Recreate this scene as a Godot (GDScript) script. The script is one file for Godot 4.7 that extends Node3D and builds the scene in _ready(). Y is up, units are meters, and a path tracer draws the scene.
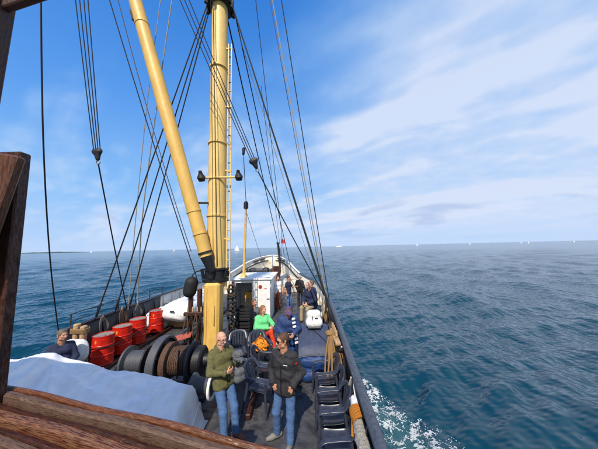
extends Node3D

# ---------------------------------------------------------------- helpers
var used := {}
var mats := {}
var texs := {}
const CX := -2.75          # the ship's centre line
const SEA := -1.7

func numbered(called: String) -> String:
	var n: int = used.get(called, 0)
	used[called] = n + 1
	return called if n == 0 else "%s_%03d" % [called, n]

func tag(o, label, category, group = "", kind = ""):
	if label: o.set_meta("label", label)
	if category: o.set_meta("category", category)
	if group: o.set_meta("group", group)
	if kind: o.set_meta("kind", kind)
	return o

func thing(called, label, category, at = Vector3.ZERO, turn = 0.0, group = "") -> Node3D:
	var o := Node3D.new()
	o.name = numbered(called)
	add_child(o)
	o.position = at
	o.rotation.y = turn
	tag(o, label, category, group)
	return o

func dup(src: Node3D, at: Vector3, turn: float, label: String, group := "") -> Node3D:
	var base := String(src.name)
	var o = src.duplicate()
	o.name = numbered(base)
	add_child(o)
	o.position = at
	o.rotation.y = turn
	tag(o, label, src.get_meta("category"), group)
	return o

func mb() -> SurfaceTool:
	var s := SurfaceTool.new()
	s.begin(Mesh.PRIMITIVE_TRIANGLES)
	s.set_smooth_group(-1)
	return s

func obj(called: String, s: SurfaceTool, m: Material, parent: Node = self) -> MeshInstance3D:
	s.generate_normals()
	var o := MeshInstance3D.new()
	o.mesh = s.commit()
	o.material_override = m
	if parent == self:
		o.name = numbered(called)
		add_child(o)
	else:
		o.name = called
		parent.add_child(o, true)
	return o

func tri(s, a, b, c):
	s.add_vertex(a); s.add_vertex(b); s.add_vertex(c)

func tri_out(s, a: Vector3, b: Vector3, c: Vector3, mid: Vector3):
	# clockwise from outside
	if (b - a).cross(c - a).dot((a + b + c) / 3.0 - mid) > 0.0: tri(s, a, c, b)
	else: tri(s, a, b, c)

func quad_out(s, a, b, c, d, mid):
	tri_out(s, a, b, c, mid); tri_out(s, a, c, d, mid)

func box(s: SurfaceTool, t: Transform3D, size: Vector3, bev := 0.01):
	# a box with chamfered edges
	s.set_smooth_group(-1)
	var h := size * 0.5
	bev = min(bev, min(h.x, min(h.y, h.z)) * 0.6)
	var mid := t.origin
	var P := {}
	for sx in [-1, 1]:
		for sy in [-1, 1]:
			for sz in [-1, 1]:
				var k := Vector3(sx, sy, sz)
				P[k] = [t * Vector3(sx * h.x, sy * (h.y - bev), sz * (h.z - bev)), t * Vector3(sx * (h.x - bev), sy * h.y, sz * (h.z - bev)), t * Vector3(sx * (h.x - bev), sy * (h.y - bev), sz * h.z)]
				tri_out(s, P[k][0], P[k][1], P[k][2], mid)
	for a in 3:
		var b := (a + 1) % 3
		var c := (a + 2) % 3
		for sa in [-1, 1]:
			var q := []
			for w in [[-1, -1], [1, -1], [1, 1], [-1, 1]]:
				var k := Vector3.ZERO
				k[a] = sa; k[b] = w[0]; k[c] = w[1]
				q.append(P[k][a])
			quad_out(s, q[0], q[1], q[2], q[3], mid)
			for sb in [-1, 1]:
				var k0 := Vector3.ZERO
				k0[a] = sa; k0[b] = sb; k0[c] = -1
				var k1 := k0
				k1[c] = 1
				quad_out(s, P[k0][a], P[k0][b], P[k1][b], P[k1][a], mid)

func bx(s, at: Vector3, size: Vector3, bev := 0.01, rot := Vector3.ZERO):
	box(s, Transform3D(Basis.from_euler(rot), at), size, bev)

func bar(s, a: Vector3, b: Vector3, w: float, d: float, bev := 0.006, up := Vector3.UP):
	# a rectangular bar from a to b
	var y := (b - a).normalized()
	var x := up.cross(y)
	if x.length() < 0.05: x = Vector3.RIGHT.cross(y)
	if x.length() < 0.05: x = Vector3.BACK.cross(y)
	x = x.normalized()
	box(s, Transform3D(Basis(x, y, x.cross(y)), (a + b) * 0.5), Vector3(w, (b - a).length(), d), bev)

func tube(s: SurfaceTool, pts: Array, rad, n := 8, caps := true, flat := 1.0, flat_up := Vector3.ZERO):
	# rad: number or array; flat squeezes the section along flat_up
	var rings := []
	var ref := Vector3.UP
	for i in pts.size():
		var d: Vector3 = (pts[min(i + 1, pts.size() - 1)] - pts[max(i - 1, 0)]).normalized()
		if flat_up != Vector3.ZERO: ref = flat_up
		if abs(d.dot(ref)) > 0.98: ref = Vector3.RIGHT if abs(d.x) < 0.9 else Vector3.BACK
		var x := ref.cross(d).normalized()
		var y := d.cross(x)
		ref = y
		var r: float = rad if rad is float else rad[i]
		var ring := []
		for k in n:
			var a := TAU * k / n
			ring.append(pts[i] + x * cos(a) * r + y * sin(a) * r * flat)
		rings.append(ring)
	s.set_smooth_group(0)
	for i in rings.size() - 1:
		for k in n:
			var k2 := (k + 1) % n
			var a = rings[i][k]; var b = rings[i][k2]; var c = rings[i + 1][k2]; var e = rings[i + 1][k]
			tri(s, a, c, b); tri(s, a, e, c)
	if caps:
		s.set_smooth_group(-1)
		for k in range(1, n - 1):
			tri(s, rings[0][0], rings[0][k], rings[0][k + 1])
			var q = rings[-1]
			tri(s, q[0], q[k + 1], q[k])

func lathe(s: SurfaceTool, t: Transform3D, prof: Array, n := 20, smooth := false):
	# prof: Vector2(radius, height) from bottom to top
	for i in prof.size() - 1:
		s.set_smooth_group(i if not smooth else 0)
		for k in n:
			var a0 := TAU * k / n
			var a1 := TAU * (k + 1) / n
			var p: Vector2 = prof[i]; var q: Vector2 = prof[i + 1]
			var a := t * Vector3(cos(a0) * p.x, p.y, sin(a0) * p.x)
			var b := t * Vector3(cos(a1) * p.x, p.y, sin(a1) * p.x)
			var c := t * Vector3(cos(a1) * q.x, q.y, sin(a1) * q.x)
			var d := t * Vector3(cos(a0) * q.x, q.y, sin(a0) * q.x)
			if p.x > 1e-5: tri(s, a, b, c) if q.x <= 1e-5 else [tri(s, a, b, c), tri(s, a, c, d)]
			else: tri(s, a, c, d)

func along(a: Vector3, b: Vector3) -> Transform3D:
	# y axis from a towards b, origin at a
	var y := (b - a).normalized()
	var x := Vector3.UP.cross(y)
	if x.length() < 0.05: x = Vector3.RIGHT
	x = (x - y * x.dot(y)).normalized()
	return Transform3D(Basis(x, y, x.cross(y)), a)

func sagged(a: Vector3, b: Vector3, sag: float, n := 10) -> Array:
	var p := []
	for i in n + 1:
		var t := float(i) / n
		p.append(a.lerp(b, t) - Vector3(0, sag * 4.0 * t * (1.0 - t), 0))
	return p

func smooth_path(pts: Array, per := 6) -> Array:
	var c := Curve3D.new()
	for i in pts.size():
		var tan: Vector3 = (pts[min(i + 1, pts.size() - 1)] - pts[max(i - 1, 0)]) / 6.0
		c.add_point(pts[i], -tan, tan)
	var out := []
	for i in (pts.size() - 1) * per + 1:
		out.append(c.samplef(float(i) / per))
	return out

func noise(seed_: int, freq: float, oct := 4, type := FastNoiseLite.TYPE_SIMPLEX_SMOOTH) -> FastNoiseLite:
	var n := FastNoiseLite.new()
	n.seed = seed_; n.frequency = freq; n.noise_type = type
	n.fractal_octaves = oct
	return n

func ntex(key: String, seed_: int, freq: float, oct: int, cols: Array, offs: Array, size := 256) -> ImageTexture:
	if texs.has(key): return texs[key]
	var img := noise(seed_, freq, oct).get_seamless_image(size, size)
	var g := Gradient.new()
	g.offsets = PackedFloat32Array(offs); g.colors = PackedColorArray(cols)
	var lut := []
	for i in 256: lut.append(g.sample(i / 255.0))
	var o := Image.create(size, size, false, Image.FORMAT_RGB8)
	for y in size:
		for x in size: o.set_pixel(x, y, lut[int(img.get_pixel(x, y).r * 255.0)])
	texs[key] = ImageTexture.create_from_image(o)
	return texs[key]

func bump(key: String, seed_: int, freq: float, oct: int, strength: float, size := 256) -> ImageTexture:
	if texs.has(key): return texs[key]
	var img := noise(seed_, freq, oct).get_seamless_image(size, size)
	img.bump_map_to_normal_map(strength)
	texs[key] = ImageTexture.create_from_image(img)
	return texs[key]

func rgb(r, g, b) -> Color: return Color(r / 255.0, g / 255.0, b / 255.0)

# col in sRGB 0..255; worn > 0 multiplies a blotchy texture, bumpy > 0 adds fine relief
func mat(key: String, col: Color, rough := 0.7, worn := "", scale := Vector3.ONE, bumpy := 0.0, metal := 0.0) -> StandardMaterial3D:
	if mats.has(key): return mats[key]
	var m := StandardMaterial3D.new()
	m.albedo_color = col
	m.roughness = rough
	m.metallic = metal
	if worn:
		m.albedo_texture = texs[worn]
		m.uv1_triplanar = true
		m.uv1_scale = scale
	if bumpy > 0.0:
		m.normal_enabled = true
		m.normal_texture = texs["n_fine"]
		m.normal_scale = bumpy
		m.uv1_triplanar = true
		m.uv1_scale = scale
	mats[key] = m
	return m

# ---------------------------------------------------------------- smooth bodies: tapered capsules joined and meshed as surface nets
# bone: [a, b, radius_a, radius_b, squeeze (optional Vector3), cut (optional bool)]
func nets(s: SurfaceTool, bones: Array, cell: float, k: float, xf := Transform3D.IDENTITY, wrinkle := 0.0, nz: FastNoiseLite = null):
	var lo := Vector3.ONE * 1e9
	var hi := -lo
	for b in bones:
		if b.size() > 5 and b[5]: continue
		var r: float = max(b[2], b[3])
		var q: Vector3 = b[4] if b.size() > 4 and b[4] != null else Vector3.ONE
		lo = lo.min(b[0].min(b[1]) - q * r); hi = hi.max(b[0].max(b[1]) + q * r)
	lo -= Vector3.ONE * (cell * 2.0 + wrinkle); hi += Vector3.ONE * (cell * 2.0 + wrinkle)
	var nx := int((hi.x - lo.x) / cell) + 2
	var ny := int((hi.y - lo.y) / cell) + 2
	var nzz := int((hi.z - lo.z) / cell) + 2
	var f := PackedFloat32Array()
	f.resize(nx * ny * nzz)
	f.fill(1.0)
	var sl := nx * ny
	for b in bones:
		var cut: bool = b.size() > 5 and b[5]
		var sq: Vector3 = b[4] if b.size() > 4 and b[4] != null else Vector3.ONE
		var inv := Vector3.ONE / sq
		var ms: float = min(sq.x, min(sq.y, sq.z))
		var A: Vector3 = b[0] * inv
		var ab: Vector3 = b[1] * inv - A
		var l2 := maxf(ab.length_squared(), 1e-9)
		var r0: float = b[2]
		var dr: float = b[3] - b[2]
		var pad: float = max(b[2], b[3]) + (k + cell * 2.5 + wrinkle) / ms
		var l: Vector3 = b[0].min(b[1]) - sq * pad - lo
		var u: Vector3 = b[0].max(b[1]) + sq * pad - lo
		for z in range(maxi(0, int(l.z / cell)), mini(nzz, int(u.z / cell) + 1)):
			for y in range(maxi(0, int(l.y / cell)), mini(ny, int(u.y / cell) + 1)):
				var row := z * sl + y * nx
				var py := (lo.y + y * cell) * inv.y - A.y
				var pz := (lo.z + z * cell) * inv.z - A.z
				for x in range(maxi(0, int(l.x / cell)), mini(nx, int(u.x / cell) + 1)):
					var p := Vector3((lo.x + x * cell) * inv.x - A.x, py, pz)
					var t := clampf(p.dot(ab) / l2, 0.0, 1.0)
					var d := ((p - ab * t).length() - r0 - dr * t) * ms
					var o := f[row + x]
					if cut:
						d = -d
						var hc := maxf(k - absf(d - o), 0.0)
						f[row + x] = maxf(d, o) + hc * hc / (4.0 * k)
					else:
						var h := maxf(k - absf(d - o), 0.0)
						f[row + x] = minf(d, o) - h * h / (4.0 * k)
	if wrinkle > 0.0:
		var i := 0
		for z in nzz:
			for y in ny:
				for x in nx:
					if absf(f[i]) < cell * 3.0 + wrinkle:
						f[i] += nz.get_noise_3d((lo.x + x * cell) * 0.8, (lo.y + y * cell) * 2.2 + (lo.x + x * cell) * 0.9, lo.z + z * cell) * wrinkle
					i += 1
	var vid := {}
	var off := [0, 1, nx, nx + 1, sl, sl + 1, sl + nx, sl + nx + 1]
	var corner := [Vector3(0, 0, 0), Vector3(1, 0, 0), Vector3(0, 1, 0), Vector3(1, 1, 0), Vector3(0, 0, 1), Vector3(1, 0, 1), Vector3(0, 1, 1), Vector3(1, 1, 1)]
	var edges := [[0, 1], [2, 3], [4, 5], [6, 7], [0, 2], [1, 3], [4, 6], [5, 7], [0, 4], [1, 5], [2, 6], [3, 7]]
	for z in nzz - 1:
		for y in ny - 1:
			var row := z * sl + y * nx
			for x in nx - 1:
				var i0 := row + x
				var f0 := f[i0]
				if absf(f0) > cell * 3.0: continue
				var inside := 0
				for o in off:
					if f[i0 + o] < 0.0: inside += 1
				if inside == 0 or inside == 8: continue
				var sum := Vector3.ZERO
				var cnt := 0
				for e in edges:
					var fa := f[i0 + off[e[0]]]
					var fb := f[i0 + off[e[1]]]
					if (fa < 0.0) != (fb < 0.0):
						sum += corner[e[0]].lerp(corner[e[1]], fa / (fa - fb))
						cnt += 1
				vid[i0] = xf * (lo + (Vector3(x, y, z) + sum / cnt) * cell)
	s.set_smooth_group(0)
	var steps := [1, nx, sl]
	for i0 in vid:
		for a in 3:
			var i1: int = i0 + steps[a]
			var ins := f[i0] < 0.0
			if ins == (f[i1] < 0.0): continue
			var u2: int = steps[(a + 1) % 3]
			var w2: int = steps[(a + 2) % 3]
			if not (vid.has(i0 - u2) and vid.has(i0 - w2) and vid.has(i0 - u2 - w2)): continue
			var p0: Vector3 = vid[i0]; var p1: Vector3 = vid[i0 - u2]; var p2: Vector3 = vid[i0 - u2 - w2]; var p3: Vector3 = vid[i0 - w2]
			if ins: tri(s, p0, p2, p1); tri(s, p0, p3, p2)
			else: tri(s, p0, p1, p2); tri(s, p0, p2, p3)

# ---------------------------------------------------------------- people (local frame: facing +z, their left is +x)
func hand_bones(w: Vector3, dir: Vector3, palm: Vector3, curl: float, side: float) -> Array:
	# w wrist, dir along the hand, palm the way the palm faces, side +1 puts the thumb along dir x palm
	dir = dir.normalized()
	palm = (palm - dir * palm.dot(dir)).normalized()
	var ac := dir.cross(palm) * side
	var out := []
	for i in 4:
		var o := ac * (0.027 - 0.018 * i)
		out.append([w + dir * 0.005 + o * 0.6, w + dir * 0.085 + o, 0.017, 0.013])
		var p := w + dir * 0.09 + o
		var L: float = [0.068, 0.078, 0.072, 0.056][i]
		var d := dir
		for j in 3:
			d = d.rotated(dir.cross(palm).normalized(), curl * [0.7, 1.0, 0.7][j])
			var q: Vector3 = p + d * L * [0.45, 0.32, 0.25][j]
			out.append([p, q, 0.0098 - 0.0008 * j, 0.009 - 0.0008 * j])
			p = q
	var tb := w + dir * 0.025 + ac * 0.028
	var td := (dir * 0.75 + ac * 0.75 + palm * 0.35).normalized()
	var t1 := tb + td * 0.042
	out.append([tb, t1, 0.014, 0.011])
	var t2 := t1 + (td + dir * 0.4 + palm * curl * 0.5).normalized() * 0.034
	out.append([t1, t2, 0.011, 0.0095])
	return out

func person(label: String, at: Vector3, yaw: float, po: Dictionary, lk: Dictionary, group := "") -> Node3D:
	var n := thing("person", label, "person", at, yaw, group)
	var cell: float = lk.get("cell", 0.024)
	var fine := cell < 0.018
	var wn := noise(int(at.x * 100) + 7, 5.0, 2, FastNoiseLite.TYPE_SIMPLEX)
	var pel: Vector3 = po.pelvis
	var nk: Vector3 = po.neck
	var up := (nk - pel).normalized()
	var R := Vector3.RIGHT.rotated(Vector3.UP, po.get("twist", 0.0))
	R = (R - up * R.dot(up)).normalized()
	var F := R.cross(up).normalized()
	var bulk: float = lk.get("bulk", 1.0)
	var at_ := func(t: float, x := 0.0, z := 0.0) -> Vector3: return pel.lerp(nk, t) + R * x + F * z
	var sh := [at_.call(0.9, -0.175 * bulk), at_.call(0.9, 0.175 * bulk)]
	var el: Array = po.elbows
	var wr: Array = po.wrists
	var kn: Array = po.knees
	var an: Array = po.ankles
	var hip := [at_.call(-0.04, -0.09), at_.call(-0.04, 0.09)]
	# the body, one continuous surface: trunk, limbs, then head and hands on finer grids
	var body := mb()
	var bones := [[at_.call(0.88, -0.13), at_.call(0.88, 0.13), 0.05, 0.05], [at_.call(0.65, -0.07), at_.call(0.65, 0.07), 0.09, 0.09], [at_.call(0.3, -0.05), at_.call(0.3, 0.05), 0.085, 0.085],
		[at_.call(0.0, -0.07), at_.call(0.0, 0.07), 0.09, 0.09], [at_.call(0.7), at_.call(0.1), 0.09, 0.09], [at_.call(0.85), po.head - Vector3(0, 0.05, 0), 0.06, 0.055]]
	for i in 2:
		bones += [[sh[i], el[i], 0.05, 0.04], [el[i], wr[i], 0.038, 0.028], [hip[i], kn[i], 0.075, 0.05], [kn[i], an[i], 0.05, 0.036]]
	nets(body, bones, maxf(cell, 0.02), 0.03)
	var hb := Basis.from_euler(Vector3(po.get("nod", 0.0), po.get("look", 0.0), po.get("tilt", 0.0)))
	var hx := Transform3D(hb.scaled(Vector3.ONE * lk.get("head_size", 1.0)), po.head)
	var hc := 0.0065 if fine else 0.012
	var hd := [[Vector3(0, 0.028, -0.015), Vector3(0, 0.028, -0.015), 0.1, 0.1, Vector3(0.77, 0.94, 0.98)],
		[Vector3(0, -0.03, 0.022), Vector3(0, -0.03, 0.022), 0.1, 0.1, Vector3(0.62, 0.85, 0.74)],
		[Vector3(0, -0.09, 0.052), Vector3(0, -0.098, 0.06), 0.034, 0.028], [Vector3(-0.04, -0.07, 0.01), Vector3(0.04, -0.07, 0.01), 0.035, 0.035],
		[Vector3(0, 0.006, 0.093), Vector3(0, -0.034, 0.113), 0.009, 0.0155], [Vector3(-0.012, -0.038, 0.1), Vector3(0.012, -0.038, 0.1), 0.009, 0.009],
		[Vector3(-0.036, 0.03, 0.077), Vector3(0.036, 0.03, 0.077), 0.013, 0.013], [Vector3(-0.018, -0.07, 0.086), Vector3(0.018, -0.07, 0.086), 0.01, 0.01],
		[Vector3(-0.046, -0.018, 0.062), Vector3(-0.03, -0.025, 0.075), 0.018, 0.018], [Vector3(0.046, -0.018, 0.062), Vector3(0.03, -0.025, 0.075), 0.018, 0.018],
		[Vector3(0, -0.06, -0.02), Vector3(0, -0.15, -0.03), 0.056, 0.058]]
	nets(body, hd, hc, 0.018, hx)
	for sx in [-1, 1]:
		nets(body, [[Vector3(sx * 0.079, -0.03, -0.012), Vector3(sx * 0.083, 0.012, -0.02), 0.014, 0.018, Vector3(0.6, 1, 1)]], minf(hc, 0.008), 0.01, hx)
	for i in 2:
		if lk.get("hide_hands", false): break
		var dir: Vector3 = po.get("hand_dirs", [wr[0] - el[0], wr[1] - el[1]])[i]
		var pf: Vector3 = po.get("palms", [Vector3(0.6, -0.3, -0.5), Vector3(-0.6, -0.3, -0.5)])[i]
		nets(body, hand_bones(wr[i], dir, pf, po.get("curl", 0.5), 1.0 if i == 0 else -1.0), 0.006 if fine else 0.009, 0.008)
	obj("body", body, lk.skin, n)
	# clothes
	var top := mb()
	var g: float = lk.get("loose", 0.0)
	var tb := [[at_.call(0.9, -0.15 * bulk), at_.call(0.9, 0.15 * bulk), 0.066 + g, 0.066 + g], [at_.call(0.7, -0.08 * bulk, 0.01), at_.call(0.7, 0.08 * bulk, 0.01), 0.12 + g, 0.12 + g],
		[at_.call(0.36, -0.065 * bulk, 0.015), at_.call(0.36, 0.065 * bulk, 0.015), 0.118 + g, 0.118 + g], [at_.call(lk.get("hem", 0.0), -0.075 * bulk), at_.call(lk.get("hem", 0.0), 0.075 * bulk), 0.125 + g, 0.125 + g],
		[at_.call(0.88, -0.1 * bulk), at_.call(0.05, -0.09 * bulk), 0.09 + g, 0.105 + g], [at_.call(0.88, 0.1 * bulk), at_.call(0.05, 0.09 * bulk), 0.09 + g, 0.105 + g],
		[at_.call(0.94, 0, -0.01), at_.call(1.0 + lk.get("collar", 0.0), 0, -0.005), 0.075, 0.068]]
	for i in 2:
		if lk.get("short", false): tb += [[sh[i], sh[i].lerp(el[i], 0.75), 0.064 + g, 0.058 + g]]
		elif not lk.get("vest", false): tb += [[sh[i], el[i], 0.066 + g, 0.055 + g], [el[i], el[i].lerp(wr[i], 0.93), 0.055 + g, 0.044 + g]]
	nets(top, tb, cell, 0.035, Transform3D.IDENTITY, 0.014 if fine else 0.01, wn)
	obj(lk.get("top_name", "jacket"), top, lk.top, n)
	if fine:
		var cl := mb()
		var ring := []
		for k in 17:
			var a := 0.35 + (TAU - 0.7) * k / 16.0
			ring.append(at_.call(1.0 - 0.1 * cos(a), sin(a) * 0.082, cos(a) * 0.09))
		tube(cl, ring, 0.026, 8, true, 1.0)
		obj("collar", cl, lk.top, n)
		for i in 2:
			var cf := mb()
			lathe(cf, along(el[i].lerp(wr[i], 0.86), wr[i]), [Vector2(0.03, -0.005), Vector2(0.058 + g, 0.0), Vector2(0.06 + g, 0.02), Vector2(0.057 + g, 0.045), Vector2(0.04, 0.05)], 14, true)
			obj("cuff", cf, lk.top, n)
	var tr := mb()
	if lk.get("skirt", false):
		nets(tr, [[at_.call(0.1, -0.06), at_.call(0.1, 0.06), 0.11, 0.11], [at_.call(0.0), (an[0] + an[1]) * 0.5 + Vector3(0, 0.15, 0), 0.13, 0.2]], cell, 0.04, Transform3D.IDENTITY, 0.03, wn)
		obj("skirt", tr, lk.bottom, n)
	else:
		var lb := [[at_.call(0.0, -0.07), at_.call(0.0, 0.07), 0.1, 0.1]]
		for i in 2:
			lb += [[hip[i], kn[i], 0.092, 0.07], [kn[i], an[i] + (kn[i] - an[i]) * 0.03, 0.07, 0.06]]
		nets(tr, lb, cell, 0.03, Transform3D.IDENTITY, 0.006 if fine else 0.009, wn)
		obj("trousers", tr, lk.bottom, n)
	for i in 2:
		var fw: Vector3 = po.get("feet", [Vector3(0, 0, 1), Vector3(0, 0, 1)])[i].normalized()
		var shoe := mb()
		var a0: Vector3 = an[i]
		var gy := a0.y - 0.075
		nets(shoe, [[Vector3(a0.x, gy + 0.042, a0.z) - fw * 0.05, Vector3(a0.x, gy + 0.04, a0.z) + fw * 0.09, 0.043, 0.045], [Vector3(a0.x, gy + 0.032, a0.z) + fw * 0.09, Vector3(a0.x, gy + 0.03, a0.z) + fw * 0.17, 0.042, 0.034],
			[a0 - fw * 0.01, Vector3(a0.x, gy + 0.05, a0.z), 0.048, 0.045]], 0.012 if fine else 0.018, 0.02)
		obj("shoe", shoe, lk.shoes, n)
	# hair, glasses, cap, eyes
	if lk.has("hair"):
		var hr := mb()
		var hbn := [[Vector3(0, 0.036, -0.024), Vector3(0, 0.036, -0.024), 0.104, 0.104, Vector3(0.81, 0.96, 0.99)], [Vector3(0, -0.02, -0.06), Vector3(0, -0.06, -0.07), 0.055, 0.045]]
		if lk.get("long", false): hbn += [[Vector3(-0.05, 0.03, -0.03), Vector3(-0.065, -0.14, -0.03), 0.05, 0.035], [Vector3(0.05, 0.03, -0.03), Vector3(0.065, -0.14, -0.03), 0.05, 0.035], [Vector3(0, 0, -0.07), Vector3(0, -0.17, -0.08), 0.06, 0.05]]
		hbn += [[Vector3(0, -0.025, 0.115), Vector3(0, -0.13, 0.1), 0.083, 0.09, Vector3(0.72, 1, 1), true]]
		if not lk.get("long", false): hbn += [[Vector3(-0.09, -0.035, 0.03), Vector3(-0.09, -0.1, 0.0), 0.04, 0.05, Vector3.ONE, true], [Vector3(0.09, -0.035, 0.03), Vector3(0.09, -0.1, 0.0), 0.04, 0.05, Vector3.ONE, true]]
		nets(hr, hbn, hc, 0.012, hx, 0.007, noise(33, 45.0, 2))
		obj("hair", hr, lk.hair, n)
	for sx in [-1, 1]:
		var ey := mb()
		lathe(ey, hx * Transform3D(Basis.from_scale(Vector3.ONE), Vector3(sx * 0.031, 0.006, 0.082)), [Vector2(0, -0.011), Vector2(0.008, -0.008), Vector2(0.0115, 0), Vector2(0.008, 0.008), Vector2(0, 0.011)], 8, true)
		obj("eye", ey, mats.eye, n)
	var lip := mb()
	tube(lip, [hx * Vector3(-0.022, -0.069, 0.09), hx * Vector3(0, -0.068, 0.0985), hx * Vector3(0.022, -0.069, 0.09)], 0.0045, 6)
	obj("mouth", lip, mats.lips, n)
	if lk.has("glasses"):
		var gl := mb()
		for sx in [-1, 1]:
			if lk.glasses == "sun": bx(gl, hx * Vector3(sx * 0.034, 0.004, 0.1), Vector3(0.056, 0.042, 0.012), 0.005, Vector3(po.get("nod", 0.0), po.get("look", 0.0) + sx * 0.2, 0))
			else:
				var ring := []
				for k in 13: ring.append(hx * Vector3(sx * 0.033 + cos(TAU * k / 12.0) * 0.024, 0.002 + sin(TAU * k / 12.0) * 0.018, 0.103))
				tube(gl, ring, 0.0025, 5, false)
			tube(gl, [hx * Vector3(sx * 0.06, 0.01, 0.095), hx * Vector3(sx * 0.078, 0.012, 0.05), hx * Vector3(sx * 0.086, 0.006, -0.02)], 0.003, 5)
		tube(gl, [hx * Vector3(-0.012, 0.008, 0.108), hx * Vector3(0.012, 0.008, 0.108)], 0.003, 5)
		obj("glasses", gl, mats.black_gloss, n)
	if lk.has("cap"):
		var cp := mb()
		nets(cp, [[Vector3(0, 0.055, -0.02), Vector3(0, 0.055, -0.02), 0.106, 0.106, Vector3(0.83, 0.82, 1.0)], [Vector3(0, 0.0, 0.0), Vector3(0, -0.1, 0), 0.12, 0.14, Vector3.ONE, true],
			[Vector3(-0.03, 0.055, 0.09), Vector3(-0.02, 0.045, 0.155), 0.055, 0.04, Vector3(1, 0.14, 1)], [Vector3(0.03, 0.055, 0.09), Vector3(0.02, 0.045, 0.155), 0.055, 0.04, Vector3(1, 0.14, 1)]], 0.008, 0.01, hx)
		obj("cap", cp, lk.cap, n)
	return n

func stand(lean := 0.0) -> Dictionary:
	return {"pelvis": Vector3(0, 0.93, 0), "neck": Vector3(0, 1.45, -0.02 + lean), "head": Vector3(0, 1.64, 0.02 + lean), "elbows": [Vector3(-0.27, 1.14, -0.04), Vector3(0.27, 1.14, -0.04)],
		"wrists": [Vector3(-0.26, 0.9, 0.08), Vector3(0.26, 0.9, 0.08)], "knees": [Vector3(-0.11, 0.5, 0.03), Vector3(0.11, 0.5, 0.03)], "ankles": [Vector3(-0.11, 0.085, -0.02), Vector3(0.11, 0.085, -0.02)]}

func sit() -> Dictionary:
	return {"pelvis": Vector3(0, 0.55, 0), "neck": Vector3(0, 1.08, -0.06), "head": Vector3(0, 1.27, -0.02), "elbows": [Vector3(-0.26, 0.78, 0.05), Vector3(0.26, 0.78, 0.05)],
		"wrists": [Vector3(-0.14, 0.66, 0.28), Vector3(0.14, 0.66, 0.28)], "knees": [Vector3(-0.13, 0.52, 0.43), Vector3(0.13, 0.52, 0.43)], "ankles": [Vector3(-0.13, 0.085, 0.4), Vector3(0.13, 0.085, 0.4)]}

# ---------------------------------------------------------------- the ship's outline
const RIM := [[7.0, 3.3, 1.1], [0.0, 3.48, 1.1], [-2.6, 3.56, 1.1], [-5.0, 3.7, 1.1], [-7.4, 3.83, 1.1], [-10.0, 3.93, 1.1], [-12.0, 3.9, 1.12], [-14.0, 3.7, 1.15], [-16.0, 3.15, 1.2], [-17.0, 2.75, 1.32], [-18.0, 2.35, 1.58], [-19.5, 1.8, 2.02], [-21.0, 1.2, 2.3], [-22.3, 0.55, 2.45], [-23.0, 0.06, 2.5]]

func rim(z: float, i: int) -> float:
	for k in RIM.size() - 1:
		if z <= RIM[k][0] and z >= RIM[k + 1][0]:
			var t: float = (z - RIM[k][0]) / (RIM[k + 1][0] - RIM[k][0])
			var m0: float = (RIM[k + 1][i] - RIM[max(k - 1, 0)][i]) / (RIM[k + 1][0] - RIM[max(k - 1, 0)][0]) * (RIM[k + 1][0] - RIM[k][0])
			var k2: int = min(k + 2, RIM.size() - 1)
			var m1: float = (RIM[k2][i] - RIM[k][i]) / (RIM[k2][0] - RIM[k][0]) * (RIM[k + 1][0] - RIM[k][0])
			var t2 := t * t
			var t3 := t2 * t
			return (2 * t3 - 3 * t2 + 1) * RIM[k][i] + (t3 - 2 * t2 + t) * m0 + (-2 * t3 + 3 * t2) * RIM[k + 1][i] + (t3 - t2) * m1
	return RIM[-1][i]

func rim_y(z: float, sgn: float) -> float:
	# the bulwark opposite the chairs stops at a low coaming abreast of the bridge
	return rim(z, 2) if sgn > 0 or z < -6.45 else 0.3

func side(z: float, sgn: float, y := -9.0, inset := 0.0) -> Vector3:
	return Vector3(CX + sgn * (rim(z, 1) - inset), rim_y(z, sgn) if y < -8.0 else y, z)

func strip(s: SurfaceTool, rows: Array, flip := false):
	s.set_smooth_group(0)
	for i in rows.size() - 1:
		for k in rows[i].size() - 1:
			var a = rows[i][k]; var b = rows[i][k + 1]; var c = rows[i + 1][k + 1]; var d = rows[i + 1][k]
			if flip: tri(s, a, c, b); tri(s, a, d, c)
			else: tri(s, a, b, c); tri(s, a, c, d)

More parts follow.
